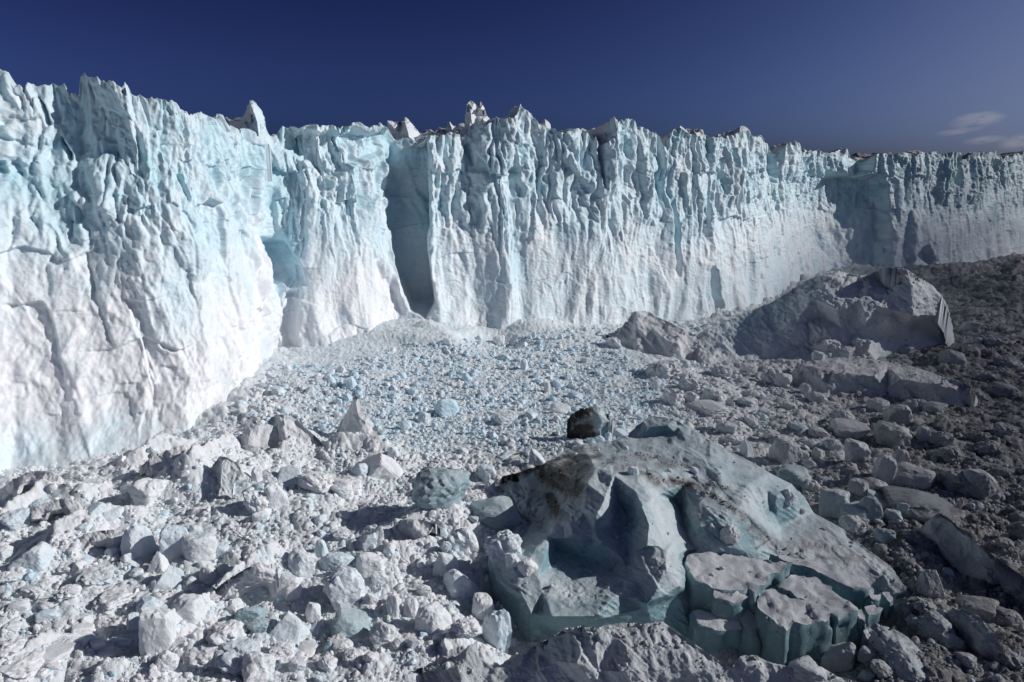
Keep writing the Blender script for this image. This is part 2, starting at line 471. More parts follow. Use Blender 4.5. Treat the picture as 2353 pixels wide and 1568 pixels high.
bd = np.hypot(B0[:, 0], B0[:, 1]) + wa[:, 4] * 1.35
_d = ray(wa[:, 3], np.interp(wa[:, 3], _cr[:, 0], _cr[:, 1])); _d = _d[:, :2] / np.linalg.norm(_d[:, :2], axis=1)[:, None]
T0 = _d * bd[:, None]
bx, by, bz, tx, ty = [sm1(spl(c), 14) for c in (B0[:, 0], B0[:, 1], wa[:, 2], T0[:, 0], T0[:, 1])]
nside = np.where(spl(wa[:, 0]) < 560, 1.0, 0.0); nside = sm1(nside, 150)
_tx, _ty = np.gradient(sm1(bx + tx, 60)), np.gradient(sm1(by + ty, 60))
nxl, nyl = sm1(_ty, 60), -sm1(_tx, 60)
_l = np.hypot(nxl, nyl); nxl, nyl = nxl / _l, nyl / _l
ulen = np.concatenate([[0], np.cumsum(np.hypot(np.diff(bx), np.diff(by)))])
tz = np.full_like(tx, 95.0)
for _ in range(12):
    px, py = proj(np.stack([tx, ty, tz], -1))
    want = np.interp(px, _cr[:, 0], _cr[:, 1])
    tz = tz + np.clip((py - want) / F * np.hypot(tx, ty) * 0.9, -10, 10)
pxt = px
tzs = sm1(tz, 120)
NV, NB = 430, 46
v = np.linspace(0, 1, NV)[:, None]
zlo = bz - 8
g = 0.8 * v ** (0.5 + 0.1 * (1 - nside)) + 0.2 * v
X = bx + (tx - bx) * g; Y = by + (ty - by) * g
Z = zlo + v * (tzs - zlo) + sstep(0.82, 1.0, v) * (tz - tzs)
U = np.broadcast_to(ulen, X.shape)
PXT = np.broadcast_to(pxt, X.shape)
V = np.broadcast_to(v, X.shape)
pxb, pyb = proj(np.stack([X, Y, Z], -1))     # where each bit of the wall stands in the photograph
# --- relief, measured outward
near = np.clip(1.25 - ulen / 900, 0.8, 1.25)
uw = U + 4.0 * noise(U / 18, Z / 26, 0, 3) + 1.2 * noise(U / 4, Z / 6, 0, 4)
Zw = Z + 5.0 * noise(U / 12, Z / 16, 4, 8)
up = sstep(0.35, 0.8, V + 0.12 * noise(U / 30, Z / 40, 0, 88))
edge = sstep(1.0, 0.985, V)
fan = Z * 0.42 * noise(U / 55, U * 0, 1.5, 102)
rib = fbm((uw + fan) / 26, Z / 110, 1.1, 3, 100, ridge=True)
rib2 = fbm((uw + fan) / 8, Z / 42, 2.2, 3, 110, ridge=True)
sl_ = U + Z * (0.08 + 0.3 * nside)
fc1 = facet((sl_ + uw - U) / 15, Zw / 26, 120, 2.2, 0.4)
fc2 = facet((uw + 0.25 * Zw) / 6.5, Zw / 13.0, 130, 2.4, 0.4)
fc3 = facet((uw - 0.2 * Z) / 2.6, Zw / 5.0, 140, 2.4, 0.4)
cleft = sstep(0.55, 0.95, fbm((uw + fan) / 13, Z / 70, 7.7, 3, 145, ridge=True)) + 0.7 * sstep(0.6, 0.95, fbm(uw / 5, Z / 30, 3.7, 2, 148, ridge=True))
low = 1 - up
lf = sstep(900, 500, PXT) * low
D = (2.6 + 0.8 * up - 1.2 * lf) * rib + (0.35 + 1.5 * up - 0.3 * lf) * rib2 + 0.8 * lf * fc1 + 1.2 * lf * fbm(U / 7, Z / 9, 6, 4, 106, ridge=True) + 1.4 * lf * fbm(U / 16, Z / 20, 6, 4, 105) + (0.7 + (3.6 + 2.0 * sstep(1000, 700, PXT)) * up) * fc1 + (0.9 + 2.6 * up) * fc2 + (0.45 + 1.3 * up) * fc3 * (0.35 + 0.85 * sstep(-0.25, 0.3, noise(U / 22, Z / 18, 6, 199)))
lump = bumps(uw / 3.2, Z / 3.4, 150) * sstep(-0.1, 0.35, noise(U / 28, Z / 22, 9, 151))
D = D + lump * (0.7 - 0.35 * up) - 4.2 * cleft * (0.06 + up) * (0.45 + 0.55 * sstep(800, 1100, PXT))
flute = fbm(sl_ / 1.3, Z / 16, 0, 3, 160)
D = D + 0.45 * flute * (0.4 + 0.35 * low - 0.3 * lf + 0.7 * lf * sstep(0, 0.3, noise(U / 22, Z / 16, 3, 161))) + (0.12 + 0.3 * up) * fbm(uw / 2.2, Z / 3.0, 0, 4, 170)
# --- particular clefts (-) and pillars (+): crop, x0,y0,x1,y1, half width in px, metres, fade
FEAT = [('d', 1520, 320, 1530, 390, 7, -12), ('d', 1068, 300, 1090, 380, 7, -7),
         ('d', 1555, 450, 1560, 640, 7, -6), ('d', 1640, 440, 1625, 560, 9, -7), ('d', 1640, 610, 1655, 740, 8, -8),
        ('d', 70, 215, 100, 290, 5, -6), ('d', 120, 305, 150, 370, 5, -6), ('d', 325, 300, 335, 390, 9, -7), ('d', 440, 300, 470, 380, 8, -6), ('d', 415, 400, 450, 470, 8, -4), ('d', 0, 370, 12, 400, 8, -5),
        ('d', 590, 240, 610, 520, 10, 5), ('d', 560, 420, 640, 800, 14, 3.5), ('d', 160, 440, 190, 480, 16, 4), ('d', 345, 440, 480, 640, 34, 2.2), ('d', 700, 380, 860, 300, 30, -4),
        ('d', 1200, 250, 1185, 420, 26, 3), ('d', 1290, 330, 1390, 460, 12, 2.5), ('d', 1420, 280, 1410, 450, 18, 6), ('d', 1480, 320, 1500, 520, 12, 5), ('d', 1700, 310, 1700, 470, 30, 5),
        ('d', 1825, 335, 1830, 420, 14, 5),  ('d', 1860, 360, 1870, 420, 14, -8), ('d', 1930, 360, 1925, 430, 20, 5), 
        ('d', 2213, 370, 2208, 430, 7, -14), ('d', 2300, 370, 2310, 440, 14, -10), ('d', 2180, 360, 2170, 470, 10, 6), ('d', 2260, 360, 2240, 470, 10, 7),  ('d', 2110, 480, 2090, 600, 12, 5),
        ('d', 1110, 440, 1120, 520, 10, 4), ('d', 1000, 330, 985, 700, 10, 4), ('d', 860, 560, 940, 720, 12, 3)]
for rg, x0, y0, x1, y1, wd, am in FEAT:
    t = np.clip(((pxb - x0) * (x1 - x0) + (pyb - y0) * (y1 - y0)) / ((x1 - x0) ** 2 + (y1 - y0) ** 2), 0, 1)
    d = np.hypot(pxb - x0 - t * (x1 - x0), pyb - y0 - t * (y1 - y0)) / wd
    d = d + 0.45 * noise(U / 5, Z / 9, 0, 177) + 0.3 * noise(U / 2, Z / 4, 0, 178)
    am = am * (1 - np.abs(2 * t - 1) ** 4)
    D = D + am * np.clip(1 - d ** 2, 0, 1) ** 0.8
# coves and hollows by their outline in the wall: points, depth, softness (px)
def insoft(poly, soft):
    m = np.zeros(pxb.shape, bool)
    for i in range(len(poly)):
        (x0, y0), (x1, y1) = poly[i], poly[(i + 1) % len(poly)]
        if y0 == y1: continue
        c = ((y0 > pyb) != (y1 > pyb)) & (pxb + wv < (x1 - x0) * (pyb - y0) / (y1 - y0) + x0)
        m ^= c
    dm = np.full(pxb.shape, 1e9)
    for i in range(len(poly)):
        (x0, y0), (x1, y1) = poly[i], poly[(i + 1) % len(poly)]
        t = np.clip(((pxb + wv - x0) * (x1 - x0) + (pyb - y0) * (y1 - y0)) / ((x1 - x0) ** 2 + (y1 - y0) ** 2), 0, 1)
        dm = np.minimum(dm, np.hypot(pxb + wv - x0 - t * (x1 - x0), pyb - y0 - t * (y1 - y0)))
    return np.where(m, sstep(0, soft, dm), 0)


wv = 9 * noise(U / 11, Z / 12, 2, 66) + 5 * noise(U / 3, Z / 5, 2, 67)
COVES = [([(890, 250), (982, 250), (988, 400), (986, 600), (1003, 700), (978, 735), (940, 712), (908, 600), (896, 450)], 22, 9), ([(1860, 545), (1860, 470), (1890, 420), (1910, 392), (2050, 400), (2062, 560), (2050, 640), (1960, 622), (1905, 595)], 26, 16),
         ([(618, 540), (650, 552), (690, 610), (704, 660), (660, 668), (634, 640)], 5.5, 16), ([(650, 668), (692, 665), (690, 760), (692, 850), (655, 830), (645, 760)], 3, 14), ([(2098, 585), (2140, 560), (2158, 600), (2150, 625)], 9, 8),
         ([(640, 300), (905, 300), (905, 350), (820, 390), (760, 420), (700, 380), (640, 345)], 7, 12), ([(1380, 310), (1400, 310), (1396, 430), (1384, 420)], 15, 5), ([(1955, 350), (2020, 350), (2010, 400), (1985, 420), (1960, 400)], 16, 6), ([(1770, 330), (1800, 330), (1800, 425), (1780, 420)], 9, 5)]
cv = 0
for poly, dp0, so_ in COVES:
    k = insoft(poly, so_) * dp0
    if dp0 == 26: k = k * (1 - 0.45 * sstep(1930, 2075, pxb + 2 * wv))
    if dp0 == 21: k = k * (1 - 0.35 * sstep(940, 985, pxb + wv))
    cv = np.maximum(cv, k)
D = D * (1 - 0.25 * up - 0.1 * nside * up) + 3.0 * low * fbm((uw + 1.6 * fan) / 20, Z / 60, 3.3, 2, 104, ridge=True)
md = sstep(-0.25, 0.3, noise(U / 22, Z / 18, 6, 199))
D = D + 0.6 * facet((uw + 0.3 * Z) / 1.5, Zw / 2.4, 143, 2.4, 0.4) * (0.3 + up) * (0.15 + md)
D = D * np.where(cv > 8, 0.75, 1) - cv + np.where(cv > 3, 0.8, 0) * fbm(U / 3, Z / 5, 2, 4, 261, ridge=True)
P = np.stack([X, Y, Z], -1)
D = blur(D, 1)
nn = np.stack([np.broadcast_to(nxl, X.shape), np.broadcast_to(nyl, X.shape), np.zeros_like(X)], -1)
taper = (0.25 + 0.75 * sstep(0, 0.12, V)) * near
P = P + nn * ((D - 3.0) * taper)[..., None]
P[..., 2] += 1.5 * edge * (V > 0.97) * fbm(U / 1.4, U * 0, 3, 3, 187)
P[..., 2] += 1.2 * up * edge * noise(uw / 3, Z / 3, 4, 180)
# relief along the true surface normal for the smallest forms
n2 = grid_normals(P)
sm = (0.2 + 0.3 * up) * fbm(P[..., 0] / 1.6, P[..., 1] / 1.6, P[..., 2] / 1.6, 4, 190) + 0.35 * up * fbm(P[..., 0] / 2.4, P[..., 1] / 2.4, P[..., 2] / 7, 3, 195)
sgn = np.sign((n2 * nn).sum(-1).mean())
sm = sm + 0.2 * fbm(P[..., 0] / 0.9, P[..., 1] / 0.9, P[..., 2] / 1.2, 3, 198)
P = P + n2 * (sgn * sm * (1 - sstep(0.97, 1, V) * 0.6))[..., None]
# keep the crest line where it stands in the picture
px, py = proj(P[-1])
jag = 15 * np.clip(fbm(px / 10, px * 0, 2, 3, 251), 0, 1) + 5 * np.clip(fbm(px / 3.5, px * 0, 5, 2, 255), 0, 1) - 2
err = (py - np.interp(px, _cr[:, 0], _cr[:, 1]) - jag) / F * np.hypot(P[-1, :, 0], P[-1, :, 1])
P[..., 2] += sstep(0.9, 1.0, V) * np.clip(sm1(err, 12), -16, 16) + sstep(0.965, 1.0, V) * np.clip(err - sm1(err, 12), -14, 14)
# --- broken plateau behind the crest
tb = np.linspace(0, 1, NB)[1:, None] ** 1.5
back = 150 * tb
PX = P[-1, :, 0] - 0.6 * back; PY = P[-1, :, 1] + 0.8 * back
tzz = blur(np.tile(P[-1, :, 2], (3, 1)), 4)[1]
PZ = tzz * (1 - tb) ** 2 + (1 - (1 - tb) ** 2) * (sm1(P[-1, :, 2], 200)) - 3.5 * sstep(0, .1, tb) + (-2 + 3.0 * facet(PX / 9, PY / 9, 200, 1.6) + 1.5 * bumps(PX / 4, PY / 4, 210)) * sstep(0, 0.06, tb)
P2 = np.concatenate([P, np.stack([PX, PY, PZ], -1)], 0)
rt = sstep(760, 1080, PXT)
upb = sstep(0.3, 0.72, V + 0.30 * fbm(U / 34, Z / 34, 5, 3, 89))
blue = 0.16 + 0.56 * upb + 0.24 * rt * (1 - upb) + 0.45 * fbm(uw / 15, Z / 30, 0, 5, 220) - 0.30 * lump - 0.12 * (D > 6)
blue = blue + 0.12 * np.clip(-(D - blur(D, 12)) * 0.5, -0.5, 1.2)
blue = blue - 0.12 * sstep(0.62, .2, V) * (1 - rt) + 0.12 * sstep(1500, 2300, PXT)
blue += 0.5 * np.exp(-(((pxb - 655) / 45) ** 2 + ((pyb - 620) / 90) ** 2))
blue += 0.35 * np.exp(-((pyb - 1060 + pxb * 0.12) / 60) ** 2) * sstep(640, 400, pxb)
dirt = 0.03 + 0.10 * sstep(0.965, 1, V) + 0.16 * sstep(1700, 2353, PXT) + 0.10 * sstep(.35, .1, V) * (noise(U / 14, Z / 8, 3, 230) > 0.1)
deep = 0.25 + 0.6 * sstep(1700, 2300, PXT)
rep = lambda a, k: np.concatenate([a, np.tile(k, (NB - 1, 1)) + np.zeros((NB - 1, 1))], 0)
topd = 0.16 + 0.4 * sstep(1700, 2200, pxt) + 0.08 * noise(pxt / 20, pxt * 0, 0, 5)
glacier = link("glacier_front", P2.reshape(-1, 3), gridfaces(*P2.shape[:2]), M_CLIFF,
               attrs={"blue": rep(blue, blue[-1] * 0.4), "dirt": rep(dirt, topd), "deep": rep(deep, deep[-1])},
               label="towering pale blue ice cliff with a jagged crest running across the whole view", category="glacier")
# ------------------------------------------------------------------ bergs: surfaces laid through measured points
def inside(px, py, poly):
    r = np.zeros(px.shape, bool)
    n = len(poly)
    for i in range(n):
        x0, y0 = poly[i]; x1, y1 = poly[(i + 1) % n]
        if y0 == y1: continue
        c = ((y0 > py) != (y1 > py)) & (px < (x1 - x0) * (py - y0) / (y1 - y0) + x0)
        r ^= c
    return r


def strokes(px, py, reg, lst):
    r = np.zeros(px.shape)
    for s in lst:
        x0, y0 = R(reg, s[0], s[1]); x1, y1 = R(reg, s[2], s[3]); wd = s[4] / REG[reg][2]
        L2 = (x1 - x0) ** 2 + (y1 - y0) ** 2 + 1e-6
        t = np.clip(((px - x0) * (x1 - x0) + (py - y0) * (y1 - y0)) / L2, 0, 1)
        d = np.hypot(px - x0 - t * (x1 - x0), py - y0 - t * (y1 - y0)) / wd
        k = s[5] * np.exp(-d ** 2)
        r = np.where(np.abs(k) > np.abs(r), k, r)
    return r


def patch(name, reg, outline, inner, mat, bydist=False, grain=0.0, step=1.7, soft=3, seed=1, amp=1.0, fine=1.0, lumpy=0.0, blue=0.4, dirt=0.05, bs=(), ds=(), ls=(), deep=0.5,
          parent=None, skirt=9.0, slant=0.0, **tags):
    pts = np.array(list(outline) + list(inner), float)
    qx, qy = R(reg, pts[:, 0], pts[:, 1])
    if bydist:
        dv_ = ray(qx, qy); dv_ /= np.linalg.norm(dv_[:, :2], axis=1)[:, None]
        W3 = dv_ * pts[:, 2:3] + [0, 0, CAM_H]
    else:
        W3 = unp(qx, qy, pts[:, 2])
    tri = delaunay_2d_cdt([Vector((float(a), float(b))) for a, b in zip(qx, qy)], [], [], 0, 1e-4)
    vmap = [o[0] for o in tri[3]]
    x0, x1, y0, y1 = qx.min(), qx.max(), qy.min(), qy.max()
    gx, gy = np.meshgrid(np.arange(x0, x1 + step, step), np.arange(y0, y1 + step, step))
    wob = 3.0 * noise(gx / 12, gy / 12, seed, 301) + 1.5 * noise(gx / 5, gy / 5, seed, 303)
    mask = inside(gx + wob, gy + wob * 0.7, [(qx[i], qy[i]) for i in range(len(outline))])
    A = np.zeros(gx.shape + (3,)); hit = np.zeros(gx.shape, bool)
    for f in tri[2]:
        i, j, k = [vmap[a] for a in f]
        ax, ay, bx_, by_, cx, cy = qx[i], qy[i], qx[j], qy[j], qx[k], qy[k]
        det = (by_ - cy) * (ax - cx) + (cx - bx_) * (ay - cy)
        if abs(det) < 1e-9: continue
        lo = (int(max(0, (min(ax, bx_, cx) - x0) // step)), int(max(0, (min(ay, by_, cy) - y0) // step)))
        hi = (int((max(ax, bx_, cx) - x0) // step + 2), int((max(ay, by_, cy) - y0) // step + 2))
        sx, sy = gx[lo[1]:hi[1], lo[0]:hi[0]], gy[lo[1]:hi[1], lo[0]:hi[0]]
        l1 = ((by_ - cy) * (sx - cx) + (cx - bx_) * (sy - cy)) / det
        l2 = ((cy - ay) * (sx - cx) + (ax - cx) * (sy - cy)) / det
        l3 = 1 - l1 - l2
        ok = (l1 > -1e-3) & (l2 > -1e-3) & (l3 > -1e-3)
        v_ = l1[..., None] * W3[i] + l2[..., None] * W3[j] + l3[..., None] * W3[k]
        A[lo[1]:hi[1], lo[0]:hi[0]][ok] = v_[ok]
        hit[lo[1]:hi[1], lo[0]:hi[0]] |= ok
    mask &= hit
    A = blur(A, soft, mask)
    # extend a little past the rim so that normals at the rim stay sound
    n = grid_normals(A)
    n = blur(n, 3, mask); n /= (np.linalg.norm(n, axis=-1, keepdims=True) + 1e-9)
    n = np.where(((np.array([0, 0, CAM_H]) - A) * n).sum(-1, keepdims=True) < 0, -n, n)
    x, y, z = A[..., 0], A[..., 1], A[..., 2]
    lp = np.clip(lumpy + strokes(gx, gy, reg, ls), 0, 2)
    st_ = fbm((x + y) / 0.9, (x - y) / 5 + z, z / 2, 4, seed + 60, ridge=True)
    d = fine * 0.10 * st_ + amp * (1.0 * fbm(x / 9, y / 9, z / 9, 4, seed) + 0.3 * fbm(x / 4, y / 4, z / 4, 3, seed + 7) + 1.0 * (facet((x + z) / 5, (y - z) / 5, seed + 9, 2.2, .5) - 0.3) + 0.45 * (facet((x + z) / 2.1, (y - z) / 2.1, seed + 10, 2.2, .5) - 0.3))
    d = d + fine * (0.16 * fbm(x / 1.1, y / 1.1, z / 1.1, 4, seed + 20))
    if grain:
        ga, gc = (gx * .85 + gy * .53), (-gx * .53 + gy * .85)
        gw = 6 * noise(gx / 40, gy / 40, 1, seed + 70)
        d = d + grain * (0.2 + 1.5 * sstep(-.2, .35, noise(gx / 60, gy / 60, 4, seed + 79))) * (0.6 * fbm(ga / 70, (gc + gw) / 11, 0, 4, seed + 71, ridge=True) + 0.35 * fbm(ga / 30, (gc + gw) / 4.5, 0, 3, seed + 75, ridge=True))
    d = d + lp * (0.9 * bumps((x + .3 * z) / 3.0, (y - z) / 3.0, seed + 30) + 0.5 * bumps((x + .3 * z) / 1.3, (y - z) / 1.3, seed + 31) + 0.3 * bumps(x / .7, (y - z) / .7, seed + 32))
    mt_ = blur(mask.astype(float), 10)
    d = d * (0.06 + 0.94 * sstep(0.52, 0.99, mt_))
    d = blur(d, 1, mask)
    A = A + n * d[..., None]
    bl = blue + strokes(gx, gy, reg, bs) + 0.15 * fbm(x / 7, y / 7, z / 7, 3, seed + 40) - 0.25 * lp
    di = dirt + strokes(gx, gy, reg, ds) * (1 + 0.7 * fbm(x / 3, y / 3, z / 3, 4, seed + 50) + 0.9 * fbm(x / .8, y / .8, z / .8, 3, seed + 55))
    idx = np.full(mask.shape, -1)
    q = gridfaces(*mask.shape, mask=mask)
    used = np.unique(q)
    idx = np.full(mask.size, -1); idx[used] = np.arange(len(used))
    V3 = A.reshape(-1, 3)[used]; q = idx[q]
    # rim skirt, down into the rubble
    e = np.concatenate([q[:, [0, 1]], q[:, [1, 2]], q[:, [2, 3]], q[:, [3, 0]]])
    key = np.sort(e, 1); _, inv, cn = np.unique(key[:, 0].astype(np.int64) * len(V3) + key[:, 1], return_inverse=True, return_counts=True)
    be = e[cn[inv] == 1]
    rim = np.unique(be)
    ri = np.full(len(V3), -1); ri[rim] = np.arange(len(rim)) + len(V3)
    away = V3[rim] * [1, 1, 0]; away /= np.linalg.norm(away, axis=1)[:, None]
    low_ = V3[rim] - [0, 0, skirt] + away * (skirt * slant)
    V4 = np.concatenate([V3, low_])
    sk = np.stack([be[:, 1], be[:, 0], ri[be[:, 0]], ri[be[:, 1]]], 1)
    Fc = np.concatenate([q, sk])
    fl = lambda a: np.concatenate([a.ravel()[used], a.ravel()[used][rim]])
    # face winding towards the camera
    a, b, c = V4[q[:, 0]], V4[q[:, 1]], V4[q[:, 2]]
    if (np.cross(b - a, c - a) * (np.array([0, 0, CAM_H]) - a)).sum() < 0:
        Fc = Fc[:, ::-1]
    return link(name, V4, Fc, mat, parent=parent, attrs={"blue": fl(np.clip(bl, -1, 2)), "dirt": fl(np.clip(di, 0, 1.2)), "deep": fl(np.full(mask.shape, deep))}, **tags)


# the great dirty blue-green berg
berg = thing("iceberg", "huge glassy blue-green iceberg with a black silt band, a shadowed bowl and cracked slabs", "iceberg", tuple(unp(1500, 1250, 0)))
bpy.context.view_layer.update()


def child(o, p):
    o.parent = p
    o.matrix_parent_inverse = Vector(p.location) and p.matrix_world.inverted()
    return o


OUT = [(590, 290, 6), (700, 255, 8), (860, 235, 9), (960, 200, 11), (1040, 120, 14), (1100, 90, 15), (1160, 100, 15), (1240, 110, 15), (1270, 130, 14.5), (1330, 160, 13), (1430, 230, 12), (1540, 290, 10), (1680, 360, 8.5),
       (1780, 420, 7.5), (1900, 480, 6), (1980, 560, 4.5), (2030, 650, 2.5), (2200, 740, 2.0), (2330, 850, 1.4), (2480, 960, 0.5), (2560, 1080, 0.2), (2620, 1200, -1), (2640, 1320, -3), (2480, 1340, -4), (2300, 1420, -6), (2000, 1500, -8), (1700, 1500, -8), (1380, 1450, -7),
       (1200, 1430, -7), (900, 1400, -7), (600, 1400, -7), (480, 1380, -6.5), (400, 1290, -3), (330, 1180, -1), (230, 1120, -1), (160, 1030, -1), (150, 900, 1), (240, 800, 2), (330, 760, 2), (400, 700, 1.6),
       (330, 640, 1.2), (300, 560, 1.2), (210, 480, 1.5), (235, 440, 3.5), (350, 410, 5), (490, 355, 7.5), (560, 330, 7.5)]
INN = [(1500, 960, 1.5), (1700, 960, 1.2), (1500, 1050, .8), (1900, 950, 1), (2100, 1020, .4), (2250, 1050, -.1), (1950, 1080, -.3), (1800, 1100, -.8), (2000, 1160, -1.5), (1750, 1200, -2.5), (2050, 1260, -3), (2200, 1200, -2), (1500, 1180, -2.5), (1450, 1300, -5), (1700, 1350, -5.5), (1900, 1400, -6.5), (2150, 1350, -5), (2300, 1200, -2), (1340, 1000, .6), (1320, 1120, -1), (1330, 1330, -4.5), (2350, 1000, .4), (2400, 1130, -1.5), (1800, 880, 2.4), (1980, 905, 2), (2200, 955, 1.2),
       (1160, 200, 11.5), (1230, 200, 12.2), (1180, 150, 14), (1080, 160, 13.4), (1010, 220, 10.4), (1250, 160, 13.4), (1300, 250, 11.5), (1400, 300, 10.6), (800, 330, 9.0), (900, 310, 9.4), (1000, 330, 9.6), (860, 380, 9.0), (1100, 330, 9.6), (1250, 350, 9.8), (1350, 330, 10.6),
       (1430, 330, 10.8), (1200, 420, 8.2), (1330, 440, 8.8), (1290, 480, 8.6), (880, 430, 9.2), (1000, 520, 8.8), (1040, 620, 8.4), (1080, 720, 7.2), (1065, 850, 6.0), (940, 400, 9.2), (1030, 430, 9), (1140, 550, 7.2), (1180, 640, 7.0), (1212, 730, 6.0), (1242, 800, 5.2), (1285, 872, 4.4), (1255, 600, 5.4), (1275, 700, 4.6), (1310, 800, 3.8), (1345, 860, 3.2),
       (1110, 560, 8.2), (1130, 660, 7.4), (1160, 850, 5.6), (1300, 560, 7.6), (1350, 650, 7.0), (1370, 720, 6.4), (1400, 760, 5.6), (1450, 850, 4.4), (1590, 860, 4.2), (1710, 870, 3.6), (1500, 640, 7.4), (1560, 700, 6.6), (1640, 760, 5.2), (1700, 850, 3.8),
       (1400, 540, 8.4), (1500, 560, 8.3), (1600, 620, 7.6), (1700, 700, 6), (1810, 780, 3.6), (1830, 840, 3), (1500, 450, 9.5), (1650, 480, 8.8), (1760, 520, 7.4), (1810, 600, 6.2), (1780, 620, 5.6), (1830, 700, 3.8), (1660, 660, 6.8), (1690, 840, 3.6), (1820, 560, 7), (1900, 590, 5.4), (1950, 680, 2.8), (1850, 720, 3.0), (2000, 730, 2.6), (2150, 800, 2.2), (2300, 900, 1.5), (2000, 850, 2.6),
       (2420, 1000, 0.6), (2500, 1150, -0.6), (2600, 1260, -2),
       (720, 480, 8.6), (780, 400, 9), (700, 640, 7.2), (780, 660, 7.0), (830, 560, 7.9), (900, 560, 7.2), (960, 640, 6.4), (900, 720, 5.6), (620, 800, 5.2), (800, 830, 4.9), (760, 740, 5.6), (650, 720, 6.2), (900, 890, 4.2), (560, 700, 5.6), (500, 790, 4.6), (570, 610, 5.6), (980, 780, 5.3), (1000, 880, 4.6), (950, 860, 4.4),
       (500, 365, 8), (505, 530, 3.0), (260, 490, 1.8), (420, 530, 2.0), (480, 420, 5.5), (540, 650, 3.4), (640, 460, 8.2), (600, 520, 6.4), (560, 560, 4.4), (400, 600, 1.5), (480, 700, 2.2), (430, 440, 4.6), (300, 470, 3),
       (540, 840, 3.4), (520, 960, 2.6), (500, 1080, 2.6), (600, 1100, 2.0), (740, 1130, 2.1), (860, 970, 2.8), (700, 900, 3.2), (470, 1110, 2.5), (640, 1000, 2.3), (760, 1030, 2.4), (430, 850, 4.8), (500, 860, 4.4), (480, 930, 4.3), (380, 920, 4.6), (450, 1020, 3.5), (330, 1030, 3.2), (300, 1100, 2.0), (360, 1150, 2.0), (400, 1240, 0.8),
       (520, 1250, 2.3), (700, 1250, 2.3), (800, 1240, 2.4), (1070, 1180, 2.8), (1220, 1110, 3.3), (250, 900, 4.2), (170, 920, 3), (300, 950, 4.2), (200, 1040, 1.0), (430, 1260, -1), (520, 1275, 0.4), (700, 1275, 0.5), (800, 1265, 0.6), (1070, 1210, 0.6), (1250, 1130, 0.6), (800, 1330, -4), (1100, 1320, -3.6), (520, 1330, -4),
       (865, 985, 2.8), (960, 915, 4.0), (1080, 870, 5.2), (1190, 865, 5.5), (1250, 920, 5.3), (1280, 965, 4.8), (1275, 1080, 3.6), (1100, 1000, 4.6), (1000, 1050, 3.6), (900, 1120, 2.8), (1040, 1100, 3.1), (1130, 1090, 4.0), (1180, 960, 5.2), (1300, 940, 0.5)]
OUT = [(a, b, c if c < 3 else 3 + (c - 3) * (1 + 0.55 * min(1, max(0, (b - 200) / 250)))) for a, b, c in OUT]
INN = [(a, b, c if c < 3 else 3 + (c - 3) * (1 + (0.42 if 700 < a < 1245 and 370 < b < 1010 else 0) + 0.55 * min(1, max(0, (b - 200) / 250)))) for a, b, c in INN]
DS = [(240, 440, 500, 370, 38, 1.1), (500, 420, 640, 500, 75, 1.35), (560, 420, 700, 400, 55, 1.35), (520, 560, 560, 660, 36, 1.1), (500, 350, 800, 325, 22, .95), (590, 290, 760, 290, 20, .6), (800, 360, 1000, 340, 24, .3), (1000, 330, 1150, 340, 26, .36), (1050, 420, 1140, 480, 26, .5),
      (1130, 360, 1340, 400, 26, .4), (1200, 470, 1400, 510, 24, .62), (1400, 520, 1520, 590, 22, .45), (1500, 590, 1640, 680, 22, .4), (1420, 480, 1560, 520, 14, .4), (1500, 280, 1650, 340, 12, .35), (1680, 740, 1830, 850, 30, .48), (1850, 830, 2150, 860, 26, .34), (2050, 900, 2300, 930, 20, .4), (660, 470, 720, 440, 30, .5),
      (2000, 800, 2330, 1000, 60, .16), (2500, 1050, 2630, 1250, 30, .35), (860, 980, 900, 930, 6, .35), (620, 550, 560, 620, 12, .5), (1000, 250, 760, 280, 20, .15), (1050, 380, 900, 400, 22, .4)]
BS = [(540, 900, 700, 950, 110, .55), (980, 1150, 500, 1200, 60, .3), (1000, 1250, 1350, 1300, 120, .5), (1080, 160, 1250, 180, 60, .3), (1450, 700, 1650, 850, 60, .3), (900, 620, 1000, 800, 90, .2), (1850, 680, 1800, 640, 50, .4), (1300, 300, 1900, 560, 50, .22),
      (1100, 560, 1240, 820, 30, -.3), (2000, 800, 2400, 1000, 90, -.35), (1180, 900, 1230, 1050, 60, -.2), (350, 950, 480, 900, 50, -.15)]
LS = [(1330, 440, 1480, 560, 26, .35), (1130, 540, 1270, 820, 12, .4), (1040, 420, 900, 380, 30, .3), (1300, 180, 1560, 320, 20, .3), (900, 240, 700, 270, 20, .35), (1900, 830, 2200, 860, 40, .2), (2380, 930, 2560, 1150, 40, .45), (540, 1090, 680, 1140, 60, .7), (340, 570, 470, 680, 60, .7), (1620, 600, 1760, 560, 50, .18), (1120, 890, 1180, 1000, 40, .4), (1080, 440, 1200, 470, 30, .35), (780, 660, 760, 660, 36, .35), (260, 780, 220, 830, 60, .8)]
child(patch("ice_dome", 'a', OUT, INN, M_BERG, grain=0.32, step=1.6, soft=5, seed=3, amp=0.55, fine=1.0, lumpy=0.05, blue=0.62, dirt=0.03, bs=BS, ds=DS, ls=LS, deep=1.0, skirt=10), berg)


